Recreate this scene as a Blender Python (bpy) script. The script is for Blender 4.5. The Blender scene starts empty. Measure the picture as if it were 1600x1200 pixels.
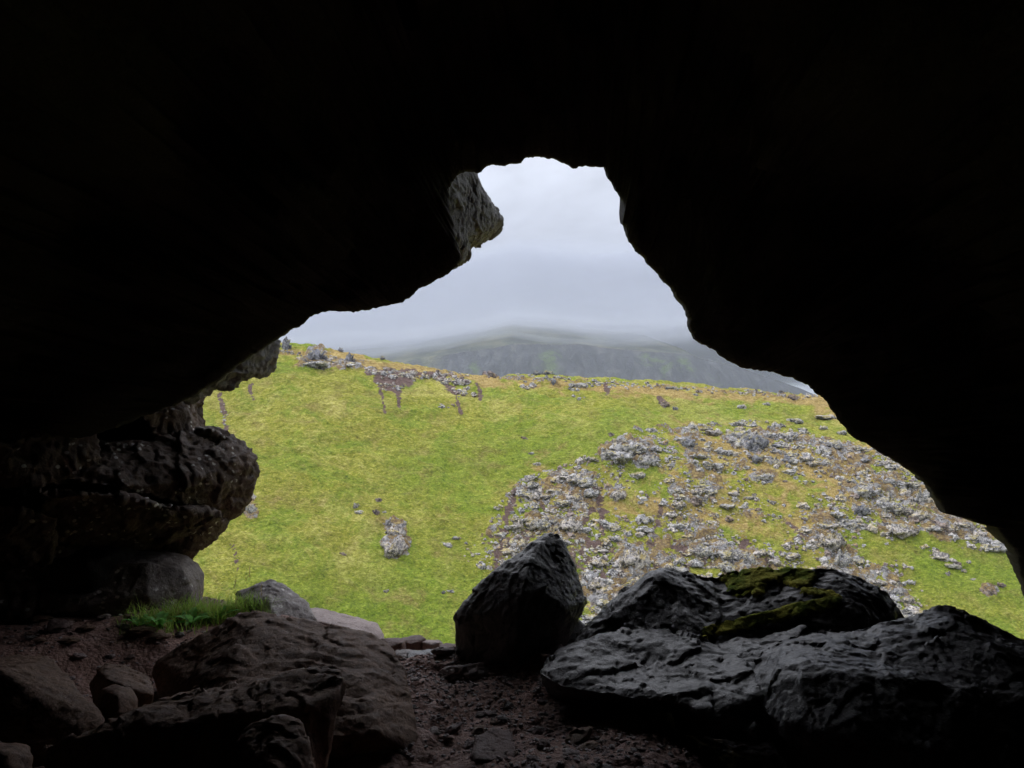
import bpy, bmesh, math, random
import numpy as np
from mathutils import Vector, Matrix, Euler

random.seed(7)
RNG = np.random.default_rng(11)
sc = bpy.context.scene
COL = sc.collection

# ------------------------------------------------------------------ camera
CAM_Z, PITCH, FPX = 1.5, math.radians(2.0), 1232.0      # FPX: focal length in pixels of a 1600 px wide picture
cam_d = bpy.data.cameras.new('camera')
cam = bpy.data.objects.new('camera', cam_d)
COL.objects.link(cam)
cam.location = (0, 0, CAM_Z)
cam.rotation_euler = (math.radians(90) + PITCH, 0, 0)
cam_d.sensor_width = 36
cam_d.lens = 36 * FPX / 1600
cam_d.clip_start = 0.05
cam_d.clip_end = 20000
sc.camera = cam

# ------------------------------------------------------------------ world: overcast sky
SUN_EL, SUN_AZ = math.radians(46), math.radians(-85)     # azimuth measured from +Y towards +X
world = bpy.data.worlds.new("World")
sc.world = world
world.use_nodes = True
wt = world.node_tree
wt.nodes.clear()
def wn(t, **k):
    n = wt.nodes.new(t)
    for a, b in k.items(): setattr(n, a, b)
    return n
sky = wn('ShaderNodeTexSky', sky_type='NISHITA', sun_disc=False)
sky.sun_elevation, sky.sun_rotation = SUN_EL, SUN_AZ
sky.dust_density = 4.0
tc = wn('ShaderNodeTexCoord')
sep = wn('ShaderNodeSeparateXYZ'); wt.links.new(tc.outputs['Generated'], sep.inputs[0])
ramp = wn('ShaderNodeValToRGB')
wt.links.new(sep.outputs['Z'], ramp.inputs[0])
SKY_STR = 0.1
E = ramp.color_ramp.elements
while len(E) < 6: E.new(0.5)
skycols = [(0.0, (.35, .385, .47)), (0.12, (.30, .33, .40)), (0.21, (.40, .43, .52)), (0.30, (.62, .66, .77)), (0.44, (1.6, 1.64, 1.78)), (1.0, (1.95, 1.98, 2.15))]
for e, (p, c) in zip(E, skycols):
    e.position = p; e.color = (*c, 1)
mp = wn('ShaderNodeMapping'); mp.inputs['Scale'].default_value = (1.0, 1.0, 2.6)
wt.links.new(tc.outputs['Generated'], mp.inputs[0])
nz = wn('ShaderNodeTexNoise'); nz.inputs['Scale'].default_value = 4.2; nz.inputs['Detail'].default_value = 5; nz.inputs['Roughness'].default_value = .5
nz.inputs['Distortion'].default_value = .3
wt.links.new(mp.outputs[0], nz.inputs['Vector'])
mr = wn('ShaderNodeMapRange'); mr.inputs[1].default_value = .3; mr.inputs[2].default_value = .7; mr.inputs[3].default_value = 7.2; mr.inputs[4].default_value = 11.6
wt.links.new(nz.outputs[0], mr.inputs[0])
mul = wn('ShaderNodeVectorMath', operation='SCALE')
wt.links.new(ramp.outputs[0], mul.inputs[0]); wt.links.new(mr.outputs[0], mul.inputs['Scale'])
mix = wn('ShaderNodeMix', data_type='RGBA'); mix.inputs[0].default_value = 0.96
wt.links.new(sky.outputs[0], mix.inputs[6]); wt.links.new(mul.outputs[0], mix.inputs[7])
bg = wn('ShaderNodeBackground'); bg.inputs['Strength'].default_value = SKY_STR
wo = wn('ShaderNodeOutputWorld')
wt.links.new(mix.outputs[2], bg.inputs[0]); wt.links.new(bg.outputs[0], wo.inputs[0])

sun_d = bpy.data.lights.new('sun', 'SUN'); sun_d.energy = 1.5; sun_d.angle = math.radians(14); sun_d.color = (1, .97, .92)
sun = bpy.data.objects.new('sun', sun_d); COL.objects.link(sun)
sd = Vector((math.sin(SUN_AZ) * math.cos(SUN_EL), math.cos(SUN_AZ) * math.cos(SUN_EL), math.sin(SUN_EL)))
sun.rotation_euler = sd.to_track_quat('Z', 'Y').to_euler()
sun.location = sd * 50

sc.view_settings.view_transform = 'Standard'
sc.view_settings.look = 'None'
sc.view_settings.gamma = 1
sc.view_settings.exposure = 0.45
cy = sc.cycles
cy.max_bounces = 8; cy.diffuse_bounces = 5; cy.glossy_bounces = 2; cy.volume_bounces = 4; cy.transmission_bounces = 2
cy.use_denoising = True
cy.caustics_reflective = False; cy.caustics_refractive = False

# ------------------------------------------------------------------ maths helpers
CP, SP = math.cos(PITCH), math.sin(PITCH)
def P(px, py, d):
    """the world point seen at photo pixel (px, py) at horizontal distance d in front of the camera"""
    a = (px - 800) / FPX; b = (600 - py) / FPX
    dy = CP - b * SP; dz = SP + b * CP
    return np.array((a / dy * d, d, CAM_Z + dz / dy * d))
def proj(v):
    """photo pixel of world points (n,3)"""
    X = v[:, 0]; Y = v[:, 1]; Z = v[:, 2] - CAM_Z
    f = Y * CP + Z * SP; u = -Y * SP + Z * CP
    f = np.where(np.abs(f) < 1e-3, 1e-3, f)
    return 800 + FPX * X / f, 600 - FPX * u / f

def _h(ix, iy, iz, s):
    h = (ix.astype(np.int64) * 374761393 + iy.astype(np.int64) * 668265263 + iz.astype(np.int64) * 2147483647 + s * 1274126177) & 0xFFFFFFFF
    h = ((h ^ (h >> 13)) * 1274126177) & 0xFFFFFFFF
    h = ((h ^ (h >> 16)) * 2246822519) & 0xFFFFFFFF
    return (h ^ (h >> 15)) & 0xFFFFFFFF
def rnd(ix, iy, iz, s): return _h(ix, iy, iz, s) / 4294967295.0
def perlin(p, s=0):
    i = np.floor(p).astype(np.int64); f = p - i
    w = f * f * f * (f * (f * 6 - 15) + 10)
    out = 0
    for dx in (0, 1):
        for dy in (0, 1):
            for dz in (0, 1):
                h = _h(i[:, 0] + dx, i[:, 1] + dy, i[:, 2] + dz, s)
                gx = (h & 255) / 127.5 - 1; gy = ((h >> 8) & 255) / 127.5 - 1; gz = ((h >> 16) & 255) / 127.5 - 1
                d = gx * (f[:, 0] - dx) + gy * (f[:, 1] - dy) + gz * (f[:, 2] - dz)
                wx = w[:, 0] if dx else 1 - w[:, 0]; wy = w[:, 1] if dy else 1 - w[:, 1]; wz = w[:, 2] if dz else 1 - w[:, 2]
                out = out + d * wx * wy * wz
    return out
def fbm(p, s=0, o=4, g=.5, ridged=False):
    a, t = 1.0, 0
    for k in range(o):
        n = perlin(p * (2.03 ** k) + 17.3 * k, s + k)
        if ridged: n = 0.35 - np.abs(n) * 1.4
        t = t + a * n; a *= g
    return t
def facet(p, s=0):
    """chipped planes: each cell of a 3-D cell pattern tilts its own way"""
    i = np.floor(p).astype(np.int64)
    best = np.full(len(p), 9e9); val = np.zeros(len(p))
    for dx in (-1, 0, 1):
        for dy in (-1, 0, 1):
            for dz in (-1, 0, 1):
                c = (i[:, 0] + dx, i[:, 1] + dy, i[:, 2] + dz)
                q = np.stack([c[0] + rnd(*c, s), c[1] + rnd(*c, s + 1), c[2] + rnd(*c, s + 2)], 1)
                v = p - q; dd = (v * v).sum(1)
                g = np.stack([rnd(*c, s + 3), rnd(*c, s + 4), rnd(*c, s + 5)], 1) - .5
                pl = (v * g).sum(1) * 1.6 + (rnd(*c, s + 6) - .5) * .35
                m = dd < best
                best = np.where(m, dd, best); val = np.where(m, pl, val)
    return val
def sstep(a, b, x):
    t = np.clip((x - a) / (b - a), 0, 1); return t * t * (3 - 2 * t)

# ------------------------------------------------------------------ object helpers
def new_mesh(name, V, F, mat=None, smooth=True):
    me = bpy.data.meshes.new(name)
    V = np.asarray(V, dtype=np.float32)
    F = np.asarray(F, dtype=np.int32)
    k = F.shape[1]
    me.vertices.add(len(V)); me.vertices.foreach_set('co', V.ravel())
    me.loops.add(F.size); me.loops.foreach_set('vertex_index', F.ravel())
    me.polygons.add(len(F)); me.polygons.foreach_set('loop_start', np.arange(0, F.size, k, dtype=np.int32))
    me.update(calc_edges=True); me.validate()
    me.polygons.foreach_set('use_smooth', np.full(len(me.polygons), smooth))
    if mat: me.materials.append(mat)
    return me
def link(me, name, parent=None, loc=None):
    o = bpy.data.objects.new(name, me); COL.objects.link(o)
    if parent: o.parent = parent
    if loc is not None: o.location = loc
    return o
def tag(o, label=None, cat=None, group=None, kind=None):
    if label: o['label'] = label
    if cat: o['category'] = cat
    if group: o['group'] = group
    if kind: o['kind'] = kind
    return o
def attr(me, name, arr):
    a = me.attributes.new(name, 'FLOAT', 'POINT'); a.data.foreach_set('value', np.asarray(arr, dtype=np.float32))
def grid_faces(nr, nc, wrap=False):
    r = np.arange(nr - 1)[:, None]; c = np.arange(nc if wrap else nc - 1)[None, :]
    c2 = (c + 1) % nc
    return np.stack([r * nc + c, r * nc + c2, (r + 1) * nc + c2, (r + 1) * nc + c], -1).reshape(-1, 4)
def co_of(me):
    v = np.empty(len(me.vertices) * 3, np.float32); me.vertices.foreach_get('co', v); return v.reshape(-1, 3).astype(np.float64)
def no_of(me):
    v = np.empty(len(me.vertices) * 3, np.float32); me.vertex_normals.foreach_get('vector', v); return v.reshape(-1, 3).astype(np.float64)
def recentre(o):
    """put the object's origin at the foot of its mesh"""
    me = o.data; v = co_of(me); c = v.mean(0); c[2] = v[:, 2].min()
    me.vertices.foreach_set('co', (v - c).astype(np.float32).ravel()); me.update()
    o.location = c
    return o

# ------------------------------------------------------------------ materials
class NT:
    def __init__(s, name, disp=None):
        s.m = bpy.data.materials.new(name); s.m.use_nodes = True; s.t = s.m.node_tree; s.t.nodes.clear()
        s.out = s.n('ShaderNodeOutputMaterial'); s.b = s.n('ShaderNodeBsdfPrincipled'); s.l(s.b.outputs[0], s.out.inputs[0])
        s.tc = s.n('ShaderNodeTexCoord'); s.geo = s.n('ShaderNodeNewGeometry')
    def n(s, t, **k):
        n = s.t.nodes.new(t)
        for a, b in k.items(): setattr(n, a, b)
        return n
    def l(s, a, b): s.t.links.new(a, b)
    def vec(s, world=False, scale=(1, 1, 1), rot=(0, 0, 0)):
        m = s.n('ShaderNodeMapping'); m.inputs['Scale'].default_value = scale; m.inputs['Rotation'].default_value = rot
        s.l(s.geo.outputs['Position'] if world else s.tc.outputs['Object'], m.inputs[0]); return m.outputs[0]
    def noise(s, v, scale, detail=6, rough=.6, dist=0):
        n = s.n('ShaderNodeTexNoise'); s.l(v, n.inputs['Vector'])
        n.inputs['Scale'].default_value = scale; n.inputs['Detail'].default_value = detail; n.inputs['Roughness'].default_value = rough; n.inputs['Distortion'].default_value = dist
        return n.outputs[0]
    def voro(s, v, scale, feature='F1', rand=1):
        n = s.n('ShaderNodeTexVoronoi', feature=feature); s.l(v, n.inputs['Vector']); n.inputs['Scale'].default_value = scale; n.inputs['Randomness'].default_value = rand
        return n.outputs[0]
    def ramp(s, f, stops):
        r = s.n('ShaderNodeValToRGB'); s.l(f, r.inputs[0]); e = r.color_ramp.elements
        while len(e) < len(stops): e.new(.5)
        for x, (p, c) in zip(e, stops):
            x.position = p; x.color = (*c, 1) if not isinstance(c, (int, float)) else (c, c, c, 1)
        return r.outputs[0]
    def rng(s, f, a, b, c=0, d=1):
        r = s.n('ShaderNodeMapRange'); s.l(f, r.inputs[0])
        for i, v in enumerate((a, b, c, d)): r.inputs[i + 1].default_value = v
        return r.outputs[0]
    def mix(s, f, a, b, mode='MIX'):
        m = s.n('ShaderNodeMix', data_type='RGBA', blend_type=mode)
        for i, v in ((0, f), (6, a), (7, b)):
            sock = m.inputs[i]
            if isinstance(v, (int, float)): sock.default_value = v if i == 0 else (v, v, v, 1)
            elif isinstance(v, tuple): sock.default_value = (*v, 1)
            else: s.l(v, sock)
        return m.outputs[2]
    def math(s, op, a, b=0.0, clamp=False):
        m = s.n('ShaderNodeMath', operation=op, use_clamp=clamp)
        for sock, v in ((m.inputs[0], a), (m.inputs[1], b)):
            if isinstance(v, (int, float)): sock.default_value = v
            else: s.l(v, sock)
        return m.outputs[0]
    def att(s, name):
        return s.n('ShaderNodeAttribute', attribute_name=name).outputs['Fac']
    def bump(s, h, strength, dist, prev=None):
        b = s.n('ShaderNodeBump'); s.l(h, b.inputs['Height']); b.inputs['Strength'].default_value = strength; b.inputs['Distance'].default_value = dist
        if prev: s.l(prev, b.inputs['Normal'])
        return b.outputs[0]
    def done(s, col, rough, nrm=None, spec=.5, coat=0):
        for k, v in (('Base Color', col), ('Roughness', rough)):
            if isinstance(v, tuple): s.b.inputs[k].default_value = (*v, 1)
            elif isinstance(v, (int, float)): s.b.inputs[k].default_value = v
            else: s.l(v, s.b.inputs[k])
        s.b.inputs['Specular IOR Level'].default_value = spec
        s.b.inputs['Coat Weight'].default_value = coat; s.b.inputs['Coat Roughness'].default_value = .25
        if nrm: s.l(nrm, s.b.inputs['Normal'])
        return s.m

def rock_mat(name, dark, mid, lite, rough=(.45, .8), scale=1.0, spec=.5, specks=0.0, bump=1.0, coat=0, stretch=.5, sps=26):
    k = NT(name); v = k.vec(); va = k.vec(scale=(1, 1, stretch), rot=(0, math.radians(38), 0))
    n1 = k.noise(v, 2.2 * scale, 8, .62, .4); n2 = k.noise(va, 17 * scale, 9, .74); n3 = k.noise(v, 60 * scale, 8, .8)
    c = k.ramp(n1, [(.32, dark), (.52, mid), (.72, lite)])
    c = k.mix(k.rng(n2, .35, .7), c, k.mix(.6, c, lite), 'MIX')
    c = k.mix(.7, c, k.ramp(n3, [(.33, .3), (.52, 1.0), (.7, 1.75)]), 'MULTIPLY')
    if specks:
        vo = k.voro(k.vec(scale=(1, 1, 1.3)), sps * scale); m = k.math('MULTIPLY', k.rng(vo, .28, .20), k.rng(k.noise(v, 3.1 * scale, 2), .46, .54))
        c = k.mix(k.math('MULTIPLY', m, specks), c, (.72, .70, .66))
    r = k.rng(n2, .3, .7, rough[0], rough[1])
    pits = k.voro(v, 45 * scale)
    h = k.math('ADD', k.math('MULTIPLY', n2, .7), k.math('MULTIPLY', n3, .55))
    h = k.math('ADD', h, k.math('MULTIPLY', k.rng(pits, 0, .35), .22)); h = k.math('ADD', h, k.math('MULTIPLY', k.noise(v, 150 * scale, 6, .8), .22))
    nb = k.bump(h, .9 * bump, .013 / scale)
    return k.done(c, r, nb, spec, coat)

M = {}
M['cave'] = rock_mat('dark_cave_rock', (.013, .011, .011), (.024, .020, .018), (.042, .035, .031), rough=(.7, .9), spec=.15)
M['wall'] = rock_mat('brown_wall_rock', (.028, .016, .012), (.07, .043, .03), (.15, .098, .068), specks=.6, spec=.35, sps=15, bump=1.6)
M['grey'] = rock_mat('grey_basalt', (.05, .048, .046), (.105, .10, .097), (.20, .195, .19), spec=.4)
M['wet'] = rock_mat('wet_black_basalt', (.022, .019, .020), (.052, .047, .050), (.13, .122, .13), rough=(.24, .85), spec=.6, coat=.3, bump=1.3)
M['brown'] = rock_mat('brown_boulder_rock', (.07, .036, .024), (.18, .105, .07), (.36, .235, .165), spec=.25)
M['pink'] = rock_mat('pale_pinkish_rock', (.22, .165, .155), (.36, .28, .26), (.48, .40, .38), spec=.3)
M['rust'] = rock_mat('rusty_red_rock', (.08, .045, .04), (.15, .09, .08), (.26, .19, .17), spec=.3)
M['light'] = rock_mat('lichen_flecked_boulder_rock', (.09, .065, .055), (.24, .20, .185), (.52, .50, .50), specks=1.0, spec=.4, sps=14, bump=1.5)

M['path'] = rock_mat('purplish_path_rock', (.16, .115, .11), (.28, .215, .205), (.44, .36, .35), spec=.4)
M['fleck'] = rock_mat('white_flecked_brown_rock', (.05, .036, .03), (.13, .098, .082), (.30, .27, .25), specks=1.0, spec=.4, sps=15)
# floor earth
k = NT('cave_earth'); v = k.vec()
n1 = k.noise(v, 1.1, 6, .6); n2 = k.noise(v, 9, 8, .7); n3 = k.noise(v, 55, 5, .7)
c = k.ramp(n2, [(.3, (.13, .066, .052)), (.55, (.30, .172, .140)), (.75, (.46, .32, .28))])
c = k.mix(k.rng(n1, .4, .65), c, k.mix(.5, c, (.30, .16, .11)))
gv = k.voro(v, 38); c = k.mix(k.math('MULTIPLY', k.rng(gv, .22, .1), k.rng(n2, .45, .6)), c, (.42, .35, .34))
h = k.math('ADD', k.math('MULTIPLY', n2, 1), k.math('MULTIPLY', n3, .4)); h = k.math('SUBTRACT', h, k.math('MULTIPLY', gv, .35))
M['earth'] = k.done(c, k.rng(n3, .3, .7, .5, .85), k.bump(h, 1, .04), .4)

# hillside moss and soil
k = NT('moss_hillside'); vw = k.vec(world=True)
vs = k.vec(world=True, scale=(.8, 1.0, 1.3))
a = k.noise(vw, .05, 4, .55, .5); b = k.noise(vw, .35, 6, .65, .3); f1 = k.noise(vs, 2.6, 9, .86, .5); f2 = k.noise(vs, 5.5, 6, .85)
g = k.ramp(f1, [(.34, (.07, .092, .010)), (.44, (.185, .21, .020)), (.54, (.32, .31, .045)), (.66, (.60, .54, .17))])
deep = k.ramp(f1, [(.34, (.05, .085, .010)), (.5, (.17, .245, .018)), (.66, (.37, .43, .06))])
olive = k.ramp(f1, [(.34, (.09, .075, .018)), (.5, (.22, .18, .045)), (.66, (.44, .38, .15))])
pale = k.ramp(f1, [(.34, (.15, .145, .03)), (.5, (.40, .37, .085)), (.66, (.68, .62, .26))])
g = k.mix(k.rng(k.noise(vw, .12, 6, .72, 1.0), .50, .62, 0, .8), g, pale)
gg = k.mix(k.math('MULTIPLY', k.att('deep'), 1.0), g, deep)
gg = k.mix(k.rng(b, .5, .68, 0, .75), gg, olive)
gg = k.mix(k.rng(k.noise(vw, .16, 7, .75, .6), .48, .6, 0, .85), gg, deep)
och = k.ramp(f1, [(.34, (.17, .11, .03)), (.5, (.36, .26, .085)), (.66, (.60, .47, .22))])
om = k.rng(k.math('ADD', k.att('ochre'), k.math('MULTIPLY', k.math('SUBTRACT', b, .5), 2.2)), .38, .66)
gg = k.mix(om, gg, och)
soil = k.ramp(f1, [(.25, (.06, .036, .032)), (.5, (.135, .088, .078)), (.75, (.26, .195, .175))])
sn = k.math('ADD', k.att('soil'), k.math('MULTIPLY', k.math('SUBTRACT', k.noise(vw, .9, 6, .72), .5), 2.3))
gg = k.mix(k.rng(sn, .45, .6), gg, soil)
gg = k.mix(.75, gg, k.ramp(f2, [(.34, .48), (.5, 1.08), (.66, 1.7)]), 'MULTIPLY')
r1 = k.noise(vw, 1.3, 8, .74, .5); r2 = k.noise(vw, 4.3, 6, .75)
rc = k.ramp(r1, [(.38, (.03, .028, .03)), (.45, (.13, .125, .13)), (.54, (.28, .275, .285)), (.66, (.48, .465, .47))])
rc = k.mix(k.math('MULTIPLY', k.rng(r2, .51, .60), .75), rc, (.62, .595, .55))
rc = k.mix(k.rng(k.noise(vw, .8, 6, .7), .45, .52), rc, k.mix(k.rng(f1, .4, .6), (.15, .10, .08), och))
rm = k.rng(k.math('ADD', k.att('rock'), k.math('MULTIPLY', k.math('SUBTRACT', r1, .5), 1.6)), .38, .56)
gg = k.mix(rm, gg, rc)
hh = k.math('ADD', f1, k.math('MULTIPLY', f2, .5))
b0 = k.bump(k.noise(k.vec(world=True, scale=(.7, 1, 1)), .55, 5, .55, .6), 1.0, 1.6)
M['moss_hill'] = k.done(gg, .9, k.bump(hh, 1.0, .4, b0), .15)

# lichen-grey lava
def lava(name, lichen, tint=(1, 1, 1)):
    k = NT(name); v = k.vec(world=True)
    n1 = k.noise(v, 1.6, 7, .72, .4); n2 = k.noise(v, 5, 6, .75)
    c = k.ramp(n1, [(.38, (.035, .034, .038)), (.45, (.13, .13, .142)), (.54, (.30, .298, .315)), (.66, (.54, .53, .54))])
    lm = k.math('MULTIPLY', k.rng(n2, .5, .58), lichen)
    c = k.mix(lm, c, (.70, .665, .61))
    mo = k.math('MULTIPLY', k.rng(k.noise(v, .9, 4, .6), .5, .6), .6)
    up = k.n('ShaderNodeSeparateXYZ'); k.l(k.geo.outputs['Normal'], up.inputs[0]); mo = k.math('MULTIPLY', mo, k.rng(up.outputs[2], .2, .7))
    c = k.mix(mo, c, (.42, .34, .06))
    c = k.mix(1.0, c, tint, 'MULTIPLY')
    return k.done(c, .85, k.bump(k.math('ADD', n1, n2), 1, .25), .2)
M['lava'] = lava('lichen_grey_lava', .7)
M['lava_dark'] = lava('dark_grey_lava', .2, (.72, .74, .8))
M['lava_brown'] = lava('brownish_lava', .15, (.85, .70, .62))
M['lava_white'] = lava('white_lichen_lava', .85, (1.0, .95, .9))

# mountain
k = NT('mountain_scree'); v = k.vec(world=True)
n1 = k.noise(v, .02, 6, .65); st = k.noise(k.vec(world=True, scale=(1, .4, .28)), .07, 8, .72, .6); n3 = k.noise(v, .25, 5, .7)
scree = k.ramp(st, [(.36, (.012, .014, .02)), (.52, (.035, .038, .048)), (.68, (.10, .10, .10))])
gr = k.ramp(n3, [(.3, (.04, .065, .018)), (.7, (.09, .135, .035))])
pl = k.ramp(n1, [(.38, (.03, .036, .03)), (.5, (.065, .075, .048)), (.64, (.15, .145, .085))])
c = k.mix(k.rng(k.math('ADD', k.math('MULTIPLY', k.att('green'), .75), k.math('MULTIPLY', k.math('SUBTRACT', k.noise(v, .07, 6, .7), .5), 2.4)), .35, .75), scree, gr)
c = k.mix(k.rng(k.math('ADD', k.att('flat'), k.math('MULTIPLY', k.math('SUBTRACT', n1, .5), 1.0)), .4, .65), c, pl)
c = k.mix(k.math('MULTIPLY', k.rng(k.math('ADD', k.att('rim'), k.math('MULTIPLY', k.math('SUBTRACT', n3, .5), 2.0)), .45, .9), .8), c, (.22, .19, .115))
c = k.mix(1.0, c, (.62, .64, .66), 'MULTIPLY')
M['mountain'] = k.done(c, .9, k.bump(k.math('ADD', st, n3), 1, 3.0), .1)
k = NT('plain_grass'); n1 = k.noise(k.vec(world=True), .02, 5, .6)
M['plain'] = k.done(k.ramp(n1, [(.3, (.07, .09, .025)), (.7, (.15, .16, .05))]), .95)

# moss / grass
k = NT('moss_green'); v = k.vec(); n = k.noise(v, 30, 6, .7); n1 = k.noise(v, 4, 4)
c = k.mix(k.rng(n1, .4, .6), k.ramp(n, [(.3, (.06, .10, .012)), (.7, (.24, .34, .05))]), k.ramp(n, [(.3, (.28, .26, .03)), (.7, (.75, .70, .14))]))
M['moss'] = k.done(c, .95, k.bump(n, 1, .03), .1)
def blade_mat(name, c0, c1):
    k = NT(name); n = k.noise(k.vec(), 7, 3); hs = k.ramp(n, [(.3, c0), (.7, c1)])
    m = k.done(hs, .55, None, .3); k.b.inputs['Subsurface Weight'].default_value = 0
    tr = k.n('ShaderNodeBsdfTranslucent'); k.l(hs, tr.inputs[0]); ms = k.n('ShaderNodeMixShader'); ms.inputs[0].default_value = .45
    k.l(k.b.outputs[0], ms.inputs[1]); k.l(tr.outputs[0], ms.inputs[2]); k.l(ms.outputs[0], k.out.inputs[0]); return m
M['blade'] = blade_mat('green_grass_blade', (.24, .42, .06), (.55, .72, .17))
M['straw'] = blade_mat('dry_grass_blade', (.36, .26, .10), (.60, .48, .22))
M['leaf'] = blade_mat('broad_leaf', (.14, .38, .09), (.28, .58, .16))

# ------------------------------------------------------------------ rocks
def hull_soup(hulls):
    V, F, off = [], [], 0
    for pts in hulls:
        bm = bmesh.new()
        for p in pts: bm.verts.new(p)
        r = bmesh.ops.convex_hull(bm, input=bm.verts)
        bmesh.ops.delete(bm, geom=[g for g in r['geom_interior'] if isinstance(g, bmesh.types.BMVert)], context='VERTS')
        bmesh.ops.triangulate(bm, faces=bm.faces)
        bmesh.ops.recalc_face_normals(bm, faces=bm.faces)
        bm.verts.index_update()
        V += [tuple(v.co) for v in bm.verts]; F += [[v.index + off for v in f.verts] for f in bm.faces]; off = len(V); bm.free()
    return V, F
def remesh(V, F, voxel, smooth=2):
    me = new_mesh('tmp', V, F); o = link(me, 'tmp')
    m = o.modifiers.new('r', 'REMESH'); m.mode = 'VOXEL'; m.voxel_size = voxel; m.use_smooth_shade = True
    if smooth:
        s = o.modifiers.new('s', 'SMOOTH'); s.iterations = smooth; s.factor = .5
    dg = bpy.context.evaluated_depsgraph_get(); dg.update()
    out = bpy.data.meshes.new_from_object(o.evaluated_get(dg))
    bpy.data.objects.remove(o); bpy.data.meshes.remove(me)
    return out
FACK = .45
def displace(me, big=.05, bs=1.5, fac=.03, fs=4, fine=.012, ns=14, strata=0, strata_dir=(0, .3, 1), seed=0, ridg=False):
    v = co_of(me); n = no_of(me); big *= .6; fac *= FACK; fine *= .33; ns *= 1.8
    d = big * fbm(v * bs, seed, 3) * 1.6
    w = v + .12 * np.stack([perlin(v * 3, seed + 50), perlin(v * 3, seed + 51), perlin(v * 3, seed + 52)], 1)
    d += fac * facet(w * fs, seed + 5) + fac * .55 * facet(w * fs * 2.3, seed + 9) + fac * .3 * facet(w * fs * 5.1, seed + 12)
    d += fine * fbm(v * ns, seed + 20, 4, .6) * 1.5
    if ridg: d += fac * fbm(v * fs * .8, seed + 30, 4, .55, True) * .8
    if strata:
        sdv = np.array(strata_dir) / np.linalg.norm(strata_dir)
        t = (w @ sdv) * 14 + 2.2 * perlin(v * 1.7, seed + 40)
        saw = t - np.floor(t)
        d += strata * (np.abs(saw - .35) ** .7 - .4) * sstep(-.1, .2, perlin(v * 1.3, seed + 41) + .1)
    me.vertices.foreach_set('co', (v + n * d[:, None]).astype(np.float32).ravel()); me.update()
def shade(me, mat):
    me.polygons.foreach_set('use_smooth', np.full(len(me.polygons), True)); me.materials.clear(); me.materials.append(mat)
def hull_rock(name, hulls, voxel, mat, label, cat='boulder', group=None, smooth=2, **kw):
    V, F = hull_soup(hulls); me = remesh(V, F, voxel, smooth); displace(me, **kw); shade(me, mat); me.name = name
    o = link(me, name); recentre(o); tag(o, label, cat, group); return o
def outline_tris(pts):
    from mathutils.geometry import tessellate_polygon
    return [list(t) for t in tessellate_polygon([[Vector((p[0], p[1], 0)) for p in pts]])]
def outline_soup(pts, dfun, front, back, inset=.75, steps=3):
    """a closed body whose widest section is the traced outline at its own distance, rounded off to the front and to the back"""
    pts = [np.array(p, float) for p in pts]
    n = len(pts); c = sum(pts) / n
    secs = []
    for s in np.linspace(-1, 1, 2 * steps + 1):
        sc_ = 1 - (1 - inset) * abs(s) ** 2.2
        off = s * (front if s < 0 else back)
        q = []
        for p in pts:
            w = P(p[0], p[1], dfun(*p)); cc = P(c[0], c[1], dfun(*c))
            r = cc + (w - cc) * sc_; r[1] = w[1] + off
            q.append(r)
        secs.append(q)
    V = [p for q in secs for p in q]; F = []
    for k_ in range(len(secs) - 1):
        for i in range(n):
            j = (i + 1) % n; a_, b_, c_, d_ = k_ * n + i, k_ * n + j, (k_ + 1) * n + j, (k_ + 1) * n + i
            F += [[a_, b_, c_], [a_, c_, d_]]
    T = outline_tris([tuple(p) for p in pts])
    F += [[a_, c_, b_] for a_, b_, c_ in T]
    o_ = (len(secs) - 1) * n
    F += [[a_ + o_, b_ + o_, c_ + o_] for a_, b_, c_ in T]
    # one consistent outward orientation
    bm = bmesh.new(); vs_ = [bm.verts.new(p) for p in V]
    for f in F:
        try: bm.faces.new([vs_[i] for i in f])
        except ValueError: pass
    bmesh.ops.recalc_face_normals(bm, faces=bm.faces); bm.verts.index_update()
    F = [[v_.index for v_ in f.verts] for f in bm.faces]; bm.free()
    return V, F
def outline_rock(name, parts, voxel, mat, label, cat='rock', group=None, smooth=2, **kw):
    V, F = [], []
    for a_ in parts:
        v_, f_ = outline_soup(*a_[:4], **(a_[4] if len(a_) > 4 else {}))
        F += [[i + len(V) for i in f] for f in f_]; V += v_
    me = remesh(V, F, voxel, smooth); displace(me, **kw); shade(me, mat); me.name = name
    o = link(me, name); recentre(o); tag(o, label, cat, group); return o

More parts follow.
